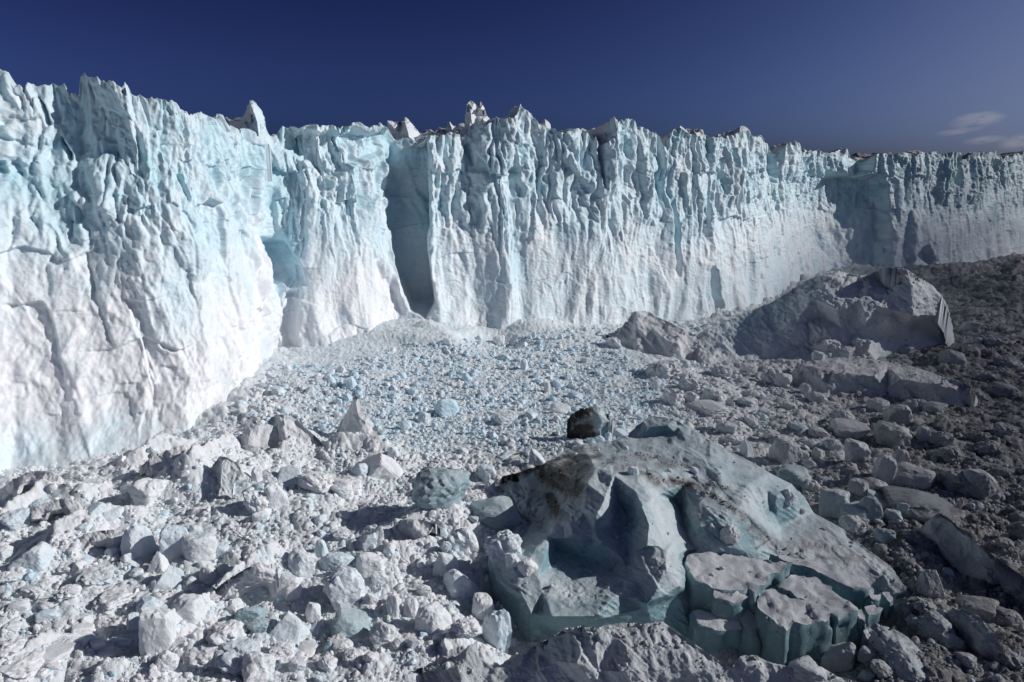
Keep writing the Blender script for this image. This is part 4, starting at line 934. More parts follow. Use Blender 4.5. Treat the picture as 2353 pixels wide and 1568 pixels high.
# crop, centre x, centre y, width, height, kind, blue, dirt, own label or ''
K = [
 (7, 1000, 312, 235, 185, 'round', .0, .0, 'large rounded bright white boulder with a flat pitted face, beside the snow heaps'),
 
 
 (7, 1820, 355, 150, 180, 'block', .2, .0, 'white block split by thin blue cracks, beside the lumpy heap'),
 (7, 1690, 390, 150, 160, 'heap', .1, .03, ''), (7, 1712, 477, 100, 75, 'block', .1, .03, ''), (7, 1900, 225, 190, 140, 'wedge', .35, .1, 'grey-blue wedge of ice lying among the snow lumps below the twin peaks'),
 (7, 2285, 290, 180, 130, 'round', .0, .0, 'bright white flat-topped block casting a long shadow to its left'),
 (7, 2080, 255, 230, 170, 'heap', .0, .08, ''), (7, 1690, 212, 65, 90, 'round', .1, .1, ''), (7, 265, 415, 125, 80, 'round', .45, .15, ''), (7, 110, 510, 140, 110, 'round', .4, .15, ''),
 (7, 740, 445, 130, 60, 'slab', .3, .0, ''), (7, 630, 425, 120, 70, 'wedge', .35, .05, ''),
 (7, 555, 560, 95, 60, 'block', .15, 0, ''), (7, 915, 645, 175, 200, 'wedge', .35, .0, 'jagged white-blue block, first of the three bright ones in a row'), (7, 1160, 655, 180, 215, 'tall', .45, .0, 'sharp-edged bright blue-white block, middle of the three bright ones in a row'),
 (7, 1315, 675, 190, 165, 'block', .12, .05, 'white block with a grey-brown lower side, last of the three bright ones in a row'), (7, 1290, 570, 80, 80, 'wedge', .3, 0, ''), (7, 1040, 785, 135, 130, 'pyramid', .2, 0, 'small pointed white block in front of the sharp-edged blue-white block'),
 (7, 740, 712, 80, 65, 'block', .2, 0, ''), (7, 835, 745, 70, 50, 'wedge', .2, 0, ''), (7, 905, 840, 90, 50, 'slab', .15, 0, ''), (7, 215, 745, 220, 150, 'wedge', .35, .1, 'tilted grey-white slab with a blue edge, above the shadowed hollow'), (7, 520, 800, 75, 55, 'block', .15, 0, ''),
 (7, 1110, 870, 180, 135, 'pyramid', .4, .03, 'bluish pyramid-shaped block below the three bright ones'), (7, 1370, 860, 110, 110, 'block', .05, .03, ''), (7, 1462, 832, 80, 75, 'round', .05, .05, ''), (7, 1465, 712, 90, 80, 'block', .6, .1, ''),
 (7, 1995, 790, 180, 190, 'round', .25, .12, 'dull grey-blue cube-like boulder with a snowy top'), (7, 2110, 690, 95, 115, 'block', .6, .03, ''), (7, 2230, 765, 200, 140, 'block', .5, .02, 'pale blue block with faceted sides behind the large white boulder'),
 (7, 2265, 960, 250, 270, 'round', .25, .0, 'large bright white boulder with a veined bluish foot'), (7, 1890, 930, 150, 135, 'block', .1, .03, ''), (7, 1935, 972, 100, 95, 'block', .0, .0, ''), (7, 1060, 1250, 210, 285, 'tall', .12, .05, 'tall oval white boulder standing on end in a deep shadow'),
 (7, 1245, 1080, 205, 165, 'block', .1, .06, ''), (7, 750, 1042, 205, 140, 'heap', .05, .16, ''), (7, 120, 1080, 115, 75, 'block', .1, .06, ''), (7, 960, 1068, 110, 90, 'slab', .55, 0, ''), (7, 305, 1130, 95, 62, 'slab', .55, .05, ''), (7, 225, 1156, 75, 40, 'slab', .7, .02, ''), (7, 905, 1185, 100, 110, 'wedge', .35, .02, ''),
 (7, 1640, 1120, 190, 150, 'wedge', 1.0, .12, 'dark blue slab of clear ice standing in shade'), (7, 1700, 1195, 125, 100, 'round', .8, .18, ''), (7, 1875, 1215, 290, 215, 'pyramid', .3, .05, 'broad white pyramid with a bluish foot, right of the dark blue slab'), (7, 1510, 1265, 230, 200, 'heap', .05, .1, 'lumpy white boulder covered in crumbs, below the dark blue slab'),
 (7, 1360, 1390, 230, 160, 'heap', .05, .12, ''), (7, 1560, 1405, 260, 190, 'heap', .35, .1, 'knobbly bluish boulder above the bottom edge'), (7, 1682, 1330, 75, 65, 'block', 0, 0, ''), (7, 2060, 1125, 90, 130, 'tall', .12, .05, ''), (7, 1710, 1490, 190, 190, 'round', .1, .05, 'smooth white boulder cut by the bottom edge'),
 (7, 1095, 1440, 140, 125, 'round', .05, .1, ''), (7, 2010, 1355, 145, 75, 'slab', .1, .1, ''), (7, 2245, 1330, 135, 90, 'round', .05, .1, ''), (7, 1860, 1360, 145, 115, 'heap', .0, .1, ''), (7, 1955, 1450, 105, 85, 'round', .1, .1, ''), (7, 2160, 1450, 115, 95, 'round', .1, .08, ''),
 (7, 550, 1225, 110, 80, 'block', .05, .12, ''), (7, 90, 1200, 85, 55, 'block', .2, .1, ''), (7, 350, 1370, 260, 120, 'slab', .1, .22, 'wide flat dirty slab cracked across, near the bottom left corner'), (7, 150, 1480, 220, 150, 'heap', .0, .14, ''), (7, 640, 880, 190, 120, 'heap', .15, .15, ''), (7, 820, 540, 120, 50, 'slab', .15, .1, ''),
 (7, 545, 1290, 120, 70, 'wedge', .1, .1, ''), (7, 1040, 925, 70, 60, 'round', .1, .08, ''), (7, 1260, 900, 65, 50, 'round', .1, .08, ''), (7, 1570, 1210, 60, 50, 'round', .1, .1, ''), (7, 1020, 1495, 70, 70, 'block', .05, .05, ''), (7, 440, 820, 150, 90, 'heap', .1, .15, ''), (7, 60, 880, 120, 70, 'heap', .1, .15, ''),
 (7, 450, 975, 130, 80, 'heap', .05, .15, ''), (7, 230, 970, 160, 80, 'heap', .1, .16, ''), (7, 330, 1050, 110, 55, 'round', .1, .14, ''), (7, 60, 1350, 160, 80, 'heap', .0, .2, ''), (7, 700, 1380, 100, 60, 'slab', .3, .08, ''), (7, 820, 1300, 90, 50, 'slab', .35, .06, ''), (7, 1420, 1000, 120, 70, 'round', .05, .1, ''),
 (7, 30, 730, 100, 90, 'round', .2, .1, ''), (7, 1570, 590, 110, 60, 'heap', .1, .1, ''), (7, 1760, 640, 70, 45, 'round', .1, .1, ''), (7, 2150, 560, 60, 35, 'block', .5, .05, ''), (7, 2260, 600, 80, 50, 'round', .1, .06, ''), (7, 1320, 790, 50, 40, 'block', .1, .05, ''),
 (4, 2320, 1180, 190, 300, 'pyramid', .0, .05, ''),
 (8, 315, 125, 290, 185, 'pyramid', .0, .02, 'bright white pyramid-shaped block below the tall pointed peak'), (8, 180, 165, 120, 90, 'round', .45, .1, ''), (8, 715, 285, 390, 285, 'round', .85, .2, 'rounded teal boulder of clear ice with a dark crack down its side'),
 (8, 1015, 180, 125, 95, 'block', .45, .12, ''), (8, 1340, 95, 115, 120, 'wedge', .35, .04, 'thin pale wedge standing at the tip of the black silt band'), (8, 1070, 440, 360, 230, 'block', .75, .15, 'blocky teal ice boulder with snow lumps on top, half in shade'), (8, 860, 640, 210, 210, 'heap', .15, .06, ''), (8, 1120, 660, 250, 200, 'heap', .3, .05, 'snow-topped bluish boulder with a white lumpy crown'),
 (8, 1185, 765, 100, 105, 'round', .2, .08, ''), (8, 1280, 805, 135, 110, 'block', .0, .0, 'small clean white cube resting on the edge of the big berg'), (8, 745, 800, 175, 180, 'tall', .3, .0, 'white-blue upright block with a scooped top'), (8, 830, 905, 235, 210, 'wedge', .25, .0, 'bright white block with a pointed right corner, beside the scooped one'),
 (8, 250, 800, 180, 180, 'tall', .03, .06, ''), (8, 245, 640, 95, 85, 'block', .35, .05, ''), (8, 405, 1065, 95, 145, 'tall', .1, .04, ''), (8, 510, 1085, 100, 125, 'tall', .15, .05, ''),
 (8, 660, 1145, 230, 200, 'block', .08, .03, 'large tilted white flat-faced block near the bottom edge'), (8, 990, 1085, 155, 160, 'block', .08, .0, 'flat round-cornered white disc of ice lying tilted on a bluish dome'), (8, 870, 1215, 210, 160, 'heap', .08, .06, ''), (8, 700, 1275, 100, 75, 'round', .15, .1, ''), (8, 340, 1240, 185, 150, 'round', .12, .1, ''),
 (8, 440, 1310, 90, 70, 'round', .1, .12, ''), (8, 530, 1312, 85, 65, 'block', .08, .06, ''), (8, 1075, 1230, 190, 250, 'round', .6, .1, 'rounded teal dome of ice with pebbly snow beside it'), (8, 1972, 178, 72, 60, 'block', .55, .03, 'small pale blue cube resting on the silt-streaked back of the big berg'), (8, 2208, 175, 32, 25, 'block', .1, .0, 'tiny white lump on the silt-streaked back of the big berg'),
 (8, 120, 1180, 240, 170, 'slab', .75, .08, 'flat-topped teal slab with a clean vertical edge'), (8, 600, 960, 90, 70, 'round', .2, .08, ''), (8, 250, 1020, 90, 80, 'round', .1, .12, ''), (8, 310, 880, 110, 90, 'round', .1, .08, ''), (8, 60, 590, 110, 70, 'heap', .08, .1, ''), (8, 75, 470, 80, 50, 'round', .1, .1, ''), (8, 210, 455, 55, 45, 'round', .2, .1, ''),
 (8, 740, 680, 80, 80, 'round', .4, .06, ''), (8, 1030, 270, 70, 70, 'round', .15, .1, ''), (8, 1085, 235, 60, 60, 'round', .1, .1, ''), (8, 400, 60, 80, 90, 'round', .2, .05, ''), (8, 90, 300, 200, 130, 'round', .0, .0, ''), (8, 640, 1320, 70, 55, 'round', .1, .12, ''), (8, 130, 1390, 120, 90, 'heap', .05, .12, ''), (8, 250, 1400, 100, 70, 'round', .05, .12, ''), (8, 30, 1300, 130, 90, 'heap', .05, .1, ''),
 (6, 765, 485, 112, 100, 'block', .05, .12, 'clean-cut square white block, left of the flat-topped ice table'), (6, 912, 545, 72, 75, 'round', .05, .15, ''), (6, 690, 460, 120, 110, 'heap', .05, .15, ''), (6, 980, 592, 135, 80, 'round', .05, .2, ''), (6, 1390, 650, 135, 85, 'round', .05, .25, ''), (6, 1620, 655, 125, 95, 'round', .05, .25, ''), (6, 1520, 712, 165, 135, 'round', .05, .3, ''), (6, 1765, 660, 125, 65, 'slab', .1, .25, ''),
 (6, 1200, 792, 225, 90, 'slab', .1, .22, 'wide flat slab tilted towards the viewer, in the grey rubble below the ice table'), (6, 1480, 850, 200, 150, 'block', .05, .3, 'big dull grey block below the flat-topped ice table'), (6, 1690, 840, 75, 85, 'tall', .1, .28, ''), (6, 780, 960, 200, 175, 'block', .1, .28, 'big grey block with a striated upright face, behind the big berg shoulder'), (6, 530, 930, 90, 115, 'wedge', .15, .05, ''),
 (6, 1250, 955, 140, 135, 'block', .05, .25, ''), (6, 1545, 990, 95, 95, 'block', .05, .28, ''), (6, 840, 1095, 215, 110, 'block', .7, .12, 'flat-faced pale teal block behind the shoulder of the big berg'), (6, 945, 1035, 92, 65, 'round', .05, .2, ''), (6, 1100, 1285, 165, 160, 'block', .35, .18, 'snow-striped block leading a row of fallen teal slabs'), (6, 1245, 1350, 215, 135, 'slab', .6, .18, 'long snow-capped teal slab lying in the row of fallen slabs'),
 (6, 1340, 1330, 150, 165, 'slab', .8, .18, 'thin glassy teal sheet tilted behind the snow-capped slab'), (6, 1412, 1278, 180, 95, 'slab', .4, .16, ''), (6, 1490, 1372, 110, 80, 'block', .5, .2, ''), (6, 1545, 1330, 70, 80, 'block', .5, .2, ''), (6, 1222, 1420, 150, 105, 'round', .1, .2, 'snow-dusted boulder lying below the row of fallen teal slabs'), (6, 1432, 1503, 115, 90, 'round', .6, .25, ''),
 (6, 1600, 1110, 240, 145, 'block', .1, .28, ''), (6, 1425, 1075, 130, 165, 'tall', .1, .26, ''), (6, 2045, 1160, 190, 155, 'block', .1, .3, 'block with a striated sunlit face in the dark right-hand rubble'), (6, 1900, 1150, 190, 150, 'heap', .05, .34, ''), (6, 1262, 1180, 115, 100, 'block', .1, .25, ''), (6, 1660, 1305, 390, 110, 'slab', .75, .36, 'long smooth dark teal slab half sunk in grey rubble'),
 (6, 1880, 330, 140, 85, 'block', .1, .25, 'squarish block standing alone behind the far end of the ice table'), (6, 390, 785, 135, 85, 'round', .05, .15, ''), (6, 552, 752, 85, 85, 'round', .05, .15, ''), (6, 300, 572, 105, 85, 'round', .05, .12, ''), (6, 160, 590, 120, 80, 'round', .05, .1, ''), (6, 45, 590, 135, 120, 'heap', .05, .08, ''), (6, 190, 500, 180, 100, 'heap', .05, .12, ''),
 (6, 270, 668, 270, 45, 'slab', .1, .2, 'very flat smooth plate lying behind the peak of the big berg'), (6, 380, 420, 190, 100, 'heap', .08, .12, ''), (6, 130, 370, 80, 50, 'block', .4, .05, ''), (6, 540, 400, 90, 60, 'round', .1, .1, ''), (6, 530, 620, 120, 60, 'round', .1, .15, ''), (6, 660, 700, 110, 60, 'round', .1, .18, ''), (6, 800, 650, 100, 60, 'round', .08, .2, ''), (6, 630, 720, 80, 55, 'round', .6, .1, ''),
 (6, 870, 780, 90, 50, 'round', .6, .12, ''), (6, 1000, 820, 120, 60, 'round', .1, .22, ''), (6, 1090, 900, 110, 70, 'round', .2, .22, ''), (6, 960, 900, 80, 50, 'round', .5, .15, ''), (6, 900, 970, 70, 60, 'tall', .1, .22, ''), (6, 1000, 960, 80, 70, 'block', .2, .2, ''), (6, 1170, 720, 120, 80, 'round', .05, .24, ''), (6, 950, 1170, 120, 90, 'heap', .1, .2, ''), (6, 1060, 1140, 80, 40, 'slab', .7, .1, ''),
 (6, 690, 830, 100, 60, 'round', .1, .18, ''), (6, 450, 870, 130, 80, 'round', .08, .12, ''), (6, 1370, 1160, 150, 80, 'block', .05, .28, ''), (6, 1850, 960, 150, 90, 'heap', .05, .34, ''), (6, 2110, 930, 140, 90, 'heap', .05, .36, ''), (6, 2200, 1090, 110, 70, 'round', .05, .36, ''), (6, 1800, 860, 130, 80, 'heap', .05, .32, ''), (6, 2050, 860, 120, 80, 'heap', .05, .34, ''), (6, 2230, 800, 120, 70, 'heap', .05, .34, ''),
 (6, 1240, 60, 180, 110, 'block', .1, .2, ''), (6, 1060, 250, 160, 90, 'heap', .1, .12, ''), (6, 1180, 290, 110, 70, 'slab', .1, .12, ''), (6, 1000, 320, 80, 60, 'round', .1, .1, ''), (6, 1270, 250, 120, 100, 'heap', .08, .15, ''), (6, 1550, 270, 120, 60, 'slab', .5, .2, ''), (6, 2010, 130, 120, 60, 'block', .1, .25, ''), (6, 2150, 220, 130, 60, 'heap', .1, .28, ''), (6, 2250, 370, 140, 60, 'heap', .05, .3, ''), (6, 2080, 450, 130, 70, 'heap', .05, .3, ''), (6, 2210, 540, 140, 60, 'block', .05, .3, ''),
 (9, 1760, 1200, 150, 135, 'slab', .6, .3, 'flat teal block wedged among grey rubble above the pyramid-like boulder'), (9, 1640, 1180, 105, 80, 'round', .1, .3, ''), (9, 1735, 940, 140, 150, 'wedge', .05, .32, ''), (9, 2225, 1150, 160, 110, 'block', .05, .36, ''), (9, 2030, 1070, 200, 110, 'slab', .05, .36, ''), (9, 2310, 590, 95, 115, 'round', .05, .36, ''), (9, 2220, 660, 90, 60, 'round', .05, .36, ''),
 (9, 1130, 1410, 180, 190, 'wedge', .3, .2, 'tilted snowy block at the end of the chasm'), (9, 1330, 1390, 110, 80, 'block', .3, .25, ''), (9, 920, 1480, 190, 110, 'block', .2, .22, ''), (9, 1110, 1310, 140, 65, 'slab', .4, .28, ''), (9, 1410, 1500, 110, 95, 'round', .15, .28, ''), (9, 1320, 1530, 90, 70, 'round', .15, .28, ''), (9, 1860, 1300, 130, 80, 'round', .3, .32, ''), (9, 1700, 1080, 110, 90, 'heap', .05, .3, ''),
 (9, 1960, 1420, 110, 80, 'round', .05, .34, ''), (9, 2280, 1430, 140, 90, 'heap', .05, .36, ''), (9, 2280, 960, 110, 70, 'round', .05, .36, ''), (9, 1280, 640, 45, 35, 'round', .1, .22, ''), (9, 370, 820, 34, 26, 'round', .5, .1, ''), (9, 305, 860, 30, 20, 'round', .2, .1, ''), (9, 420, 600, 120, 130, 'round', .1, .18, 'crusty white lump stuck on the smooth blue flank of the big berg'),
 (9, 183, 178, 58, 52, 'round', .35, .0, 'small round pale ball of ice on the crest of the big berg'), (9, 800, 350, 100, 90, 'round', .1, .04, 'pinkish-white lump lying on the right shoulder of the big berg'),
 (5, 140, 777, 62, 52, 'block', .8, 0, ''), (5, 878, 797, 62, 62, 'block', .8, 0, ''), (5, 782, 770, 62, 48, 'block', .8, 0, ''), (5, 935, 762, 84, 50, 'block', .6, 0, ''), (5, 750, 992, 165, 135, 'block', .75, .02, 'biggest blue block on the fan of crushed ice, faceted and cracked'), (5, 482, 1115, 84, 74, 'block', .6, 0, ''), (5, 1300, 1045, 95, 55, 'slab', .5, 0, ''),
 (5, 1130, 1070, 140, 85, 'round', .25, .03, ''), (5, 600, 1060, 85, 85, 'round', .35, .02, ''), (5, 540, 1012, 50, 45, 'block', .85, 0, ''), (5, 1055, 1178, 74, 62, 'pyramid', .6, 0, ''), (5, 1118, 1212, 52, 72, 'tall', .2, 0, ''), (5, 1165, 1228, 60, 60, 'round', .2, .03, ''), (5, 1588, 910, 112, 50, 'slab', .8, 0, ''), (5, 1660, 686, 72, 44, 'round', .6, 0, ''), (5, 1447, 940, 52, 42, 'block', .95, 0, ''),
 (5, 985, 902, 84, 62, 'wedge', .3, .03, ''), (5, 1495, 1000, 150, 75, 'slab', .2, .02, 'flat lilac-white plate half buried behind the black-faced boulder'), (5, 300, 900, 46, 44, 'block', .6, 0, ''), (5, 125, 840, 75, 82, 'block', .6, 0, ''), (5, 565, 940, 46, 36, 'block', .8, 0, ''), (5, 1070, 840, 60, 36, 'round', .5, 0, ''), (5, 1540, 792, 52, 50, 'round', .5, 0, ''), (5, 1350, 822, 60, 36, 'block', .7, 0, ''), (5, 1120, 660, 92, 42, 'block', .75, 0, ''),
 (5, 872, 640, 40, 38, 'block', .7, 0, ''), (5, 1255, 715, 50, 78, 'tall', .4, 0, ''), (5, 1408, 870, 48, 78, 'tall', .05, .25, 'narrow brownish shard standing upright among the blue blocks'), (5, 950, 1076, 50, 36, 'round', .8, 0, ''), (5, 860, 1156, 56, 36, 'round', .7, 0, ''), (5, 1110, 1312, 74, 50, 'wedge', .6, 0, ''), (5, 1210, 1360, 52, 40, 'round', .5, 0, ''), (5, 1748, 1196, 76, 50, 'round', .7, .03, ''),
 (5, 1800, 1185, 62, 62, 'block', .6, .02, ''), (5, 1885, 1158, 115, 62, 'wedge', .5, .02, ''), (5, 1612, 1226, 62, 42, 'heap', .0, .02, ''), (5, 1690, 1210, 62, 40, 'round', .8, .03, ''), (5, 1470, 1070, 56, 50, 'round', .3, 0, ''), (5, 1265, 1200, 42, 36, 'round', .3, 0, ''), (5, 1090, 556, 84, 76, 'round', .1, .03, 'rounded boulder lying against the cliff foot between two talus cones'), (5, 2165, 742, 250, 140, 'heap', .05, .14, 'large rounded snowy boulder just below the steep snow mound'),
 (5, 2112, 842, 74, 92, 'round', .0, .08, ''), (5, 2232, 925, 130, 120, 'round', .05, .12, ''), (5, 2330, 850, 130, 90, 'round', .05, .14, ''), (5, 1840, 570, 110, 80, 'heap', .05, .12, ''), (5, 640, 760, 50, 34, 'block', .6, 0, ''), (5, 420, 800, 44, 36, 'block', .7, 0, ''), (5, 700, 690, 46, 30, 'round', .4, 0, ''), (5, 400, 1030, 46, 40, 'block', .8, 0, ''), (5, 1180, 880, 46, 30, 'block', .6, 0, ''), (5, 670, 1110, 46, 40, 'round', .5, 0, ''),
 (5, 40, 960, 50, 50, 'block', .6, 0, ''), (5, 560, 650, 44, 28, 'block', .5, 0, ''), (5, 1240, 960, 44, 36, 'block', .7, 0, ''), (5, 1460, 640, 50, 34, 'round', .4, 0, ''), (5, 330, 720, 40, 34, 'block', .7, 0, ''), (4, 2320, 775, 60, 55, 'block', .85, 0, ''), (4, 2110, 815, 100, 60, 'wedge', .4, 0, ''), (4, 1830, 890, 70, 60, 'round', .4, 0, ''), (4, 1580, 965, 80, 40, 'block', .5, .05, ''), (4, 1890, 1010, 80, 60, 'block', .35, 0, ''), (4, 1650, 1040, 80, 40, 'round', .4, 0, ''),
]
K = [k for k in K if not (k[0] == 4 and k[3] == 190)]
BIG = [
 ('pyr', 5, 165, 1085, 330, 340, 'tall pointed white peak with a shaded left face, tallest of the loose blocks', .0, .04),
 ('twin', 4, 1930, 1210, 330, 320, 'big white peak with a craggy broad face, right one of the twin peaks', .0, .06),
 ('twinb', 4, 1650, 1200, 320, 260, 'shaded lumpy peak with a smooth white flake on top, left one of the twin peaks', .1, .1),
 ('dark', 5, 1680, 1100, 300, 215, 'black-faced boulder with one glassy green side, standing on the white rubble', .4, .2),
]
bpy.context.view_layer.update()
DG = bpy.context.evaluated_depsgraph_get()
NAMES = {'block': 'ice_block', 'tall': 'ice_block', 'slab': 'ice_slab', 'wedge': 'ice_wedge', 'pyramid': 'ice_pyramid', 'round': 'ice_boulder', 'heap': 'snow_lump'}


def hitpx(px, py):
    d = Vector(ray(px, py)).normalized()
    ok, loc, *_ = SC.ray_cast(DG, (0, 0, CAM_H), d)
    return np.array(loc) if ok else unp(px, py, 0)


spots = [hitpx(*R(k[0], k[1], k[2] + k[4] * 0.40)) for k in K]
bspots = [hitpx(*R(k[1], k[2], k[3] + k[5] * 0.40)) for k in BIG]


def place(i, reg, cx, cy, wd, hg, kind, blue, dirt, L, sub=4, yaw=None):
    D3 = math.dist(L, (0, 0, CAM_H))
    w_ = wd / REG[reg][2] * D3 / F
    h_ = hg / REG[reg][2] * D3 / F
    el = math.asin((CAM_H - L[2]) / D3)
    dp_ = w_ * {'slab': .8, 'heap': .85}.get(kind, .75)
    zh = max(0.32 * w_ if kind != 'slab' else .16 * w_, (h_ - 0.8 * dp_ * math.sin(el)) / math.cos(el))
    zh = min(zh, 1.9 * w_)
    v_, f = rock(sub, 1000 + i * 7, kind)
    lo, hi = v_.min(0), v_.max(0)
    v_ = (v_ - (lo + hi) / 2) / (hi - lo) * [w_, dp_, zh * 1.35]
    if kind == 'slab':
        rs = np.random.RandomState(i); tx_, ty_ = rs.uniform(-.16, .16), rs.uniform(-.22, .05)
        v_[:, 2] += v_[:, 0] * tx_ + v_[:, 1] * -ty_
    v_[:, 2] += zh * (0.675 - 0.35)
    dirn = np.array([L[0], L[1]]) / math.hypot(L[0], L[1])
    ang = math.atan2(dirn[0], dirn[1])
    c, s = math.cos(-ang), math.sin(-ang)
    v_ = np.stack([v_[:, 0] * c - v_[:, 1] * s, v_[:, 0] * s + v_[:, 1] * c, v_[:, 2]], 1)
    base = L + np.array([*(dirn * dp_ * 0.25), 0])
    return v_, f, base, D3


LM = [(815, 1000, 'the tall pointed peak'), (600, 1000, 'the twin peaks'), (1352, 972, 'the black-faced boulder'), (350, 1128, 'the pitted white boulder'), (405, 1247, 'the three bright blocks'), (371, 1456, 'the tall oval boulder'), (1017, 1119, 'the rounded teal boulder'),
      (575, 1412, 'the dark blue slab'), (1040, 1330, 'the scooped white block'), (1990, 890, 'the ice table'), (1560, 790, 'the steep snow mound'), (1960, 1180, 'the row of fallen teal slabs'), (1750, 1010, 'the big berg shoulder'), (2200, 1250, 'the dark wedge berg'), (1850, 790, 'the massive grey berg'),
      (1025, 935, 'the biggest blue block'), (1800, 1330, 'the cracked slabs'), (100, 1100, 'the dirty heap on the cliff foot'), (970, 740, 'the talus cone'), (120, 1450, 'the cracked dirty slab'), (1230, 1240, 'the dark bowl')]
ORD = ['nearest', 'second nearest', 'third nearest', 'fourth nearest', 'fifth nearest', 'sixth nearest', 'seventh nearest', 'eighth nearest', 'ninth nearest', 'tenth nearest', 'eleventh nearest', 'twelfth nearest']
info = []
for i, k in enumerate(K):
    x, y = R(k[0], k[1], k[2])
    j = min(range(len(LM)), key=lambda q: math.hypot(LM[q][0] - x, LM[q][1] - y))
    dx_, dy_ = x - LM[j][0], y - LM[j][1]
    sd_ = ('right of' if dx_ > 0 else 'left of') if abs(dx_) > abs(dy_) else ('below' if dy_ > 0 else 'above')
    info.append((j, sd_, math.hypot(dx_, dy_)))
for i, k in enumerate(K):
    reg, cx, cy, wd, hg, kind, blue, dirt, lab = k
    if reg in (7, 8, 4): dirt *= .5
    if reg in (6, 9): dirt += .5 * dirt * min(1, max(0, (R(reg, cx, cy)[0] - 1650) / 500))  # right-hand blocks greyed further, dirt mixed with painted shade
    wpx = wd / REG[reg][2]
    v_, f, base, D3 = place(i, reg, cx, cy, wd, hg, kind, blue, dirt, spots[i], 4 if wpx > 26 else 3)
    colour = 'pale blue' if blue > .45 else 'bluish' if blue > .25 else 'grey' if dirt > .24 else 'dirty white' if dirt > .1 else 'white'
    size = 'large' if wpx > 60 else 'medium' if wpx > 32 else 'small'
    shape = {'block': 'angular block', 'tall': 'upright block', 'slab': 'flat slab', 'wedge': 'wedge-shaped block', 'pyramid': 'pointed block', 'round': 'rounded boulder', 'heap': 'crumbly lump'}[kind]
    same = sorted([q for q in range(len(K)) if info[q][:2] == info[i][:2] and not K[q][8]], key=lambda q: info[q][2])
    if not lab:
        r_ = same.index(i)
        lab = f"{size} {colour} {shape}, {ORD[min(r_, 11)]} {info[i][1]} {LM[info[i][0]][2]}"
    grp = 'blue blocks on the fan of crushed ice' if k[0] in (5, 4) and blue > .25 else 'ice blocks in the grey rubble' if dirt > .18 else 'ice blocks strewn over the white rubble'
    o = link(NAMES[kind], v_, f, M_BLOCK if blue < .7 or k[0] == 5 else M_BERG, smooth=False, attrs={"blue": np.zeros(len(v_)), "deep": np.full(len(v_), .3)},
             label=lab, category={'round': 'ice boulder', 'heap': 'snow lump'}.get(kind, 'ice block'), group=grp)
    o.location = base
    o.color = (blue, dirt, 0, 1)

# four big ones with their own outlines
def peak(name, reg, outl, inn, lab, cat, seed, **kw):
    outl = [(a, b, c + 2.2) for a, b, c in outl]; inn = [(a, b, c + 2.5) for a, b, c in inn]
    if name == 'ice_peak':
        outl = [(a, b, c if c < 2 else 2 + (c - 2) * .95) for a, b, c in outl]; inn = [(a, b, c if c < 2 else 2 + (c - 2) * 1.0) for a, b, c in inn]
    return patch(name, reg, outl, inn, kw.pop('mat', M_GROUND), step=1.5, soft=kw.pop('soft', 1), seed=seed, skirt=5, label=lab, category=cat, **kw)


peak('ice_peak', 5, [(20, 1150, 3), (50, 1080, 5), (95, 1010, 9), (120, 950, 12), (145, 908, 14.5), (165, 925, 14), (190, 990, 11), (230, 1050, 8.5), (280, 1110, 6), (325, 1180, 3.5), (330, 1215, 1.5), (280, 1240, 1), (200, 1255, .5), (100, 1260, .5), (40, 1230, 1)],
     [(150, 960, 11.8), (165, 1050, 8), (190, 1140, 4.8), (240, 1180, 3), (110, 1080, 6), (90, 1180, 2.5), (150, 1200, 2.5), (215, 1090, 6.8)], BIG[0][6], 'ice peak', 301, amp=.6, fine=2.0, lumpy=.06, blue=0, dirt=.03)
peak('ice_peak', 4, [(1750, 1090, 8), (1800, 1040, 9.5), (1860, 1035, 10.5), (1930, 1060, 9.5), (1990, 1110, 8), (2060, 1170, 6), (2130, 1240, 3.5), (2165, 1265, 1.5), (2080, 1310, 1), (2000, 1360, 0), (1940, 1375, -.5), (1870, 1330, .5), (1820, 1290, 1.5), (1800, 1200, 4), (1790, 1130, 6.5)],
     [(1860, 1080, 8.8), (1870, 1180, 5.6), (1880, 1280, 2), (1960, 1160, 6), (1980, 1260, 2.8), (2060, 1240, 2.8), (1920, 1240, 3.4), (1830, 1120, 7)], BIG[1][6], 'ice peak', 311, amp=.7, fine=2.0, lumpy=.1, blue=0, dirt=.04)
peak('ice_peak', 4, [(1480, 1240, 3), (1540, 1200, 5), (1600, 1150, 7.5), (1605, 1075, 10.5), (1650, 1060, 11), (1700, 1100, 9.5), (1760, 1100, 8.5), (1820, 1120, 7.5), (1840, 1200, 4.5), (1840, 1290, 2), (1800, 1320, 1), (1700, 1330, 0), (1600, 1330, 0), (1500, 1300, 1)],
     [(1640, 1160, 6.8), (1700, 1180, 5.8), (1620, 1240, 4.4), (1720, 1260, 2.8), (1560, 1260, 3)], BIG[2][6], 'ice peak', 321, amp=.6, fine=1.8, lumpy=.25, blue=.15, dirt=.12)
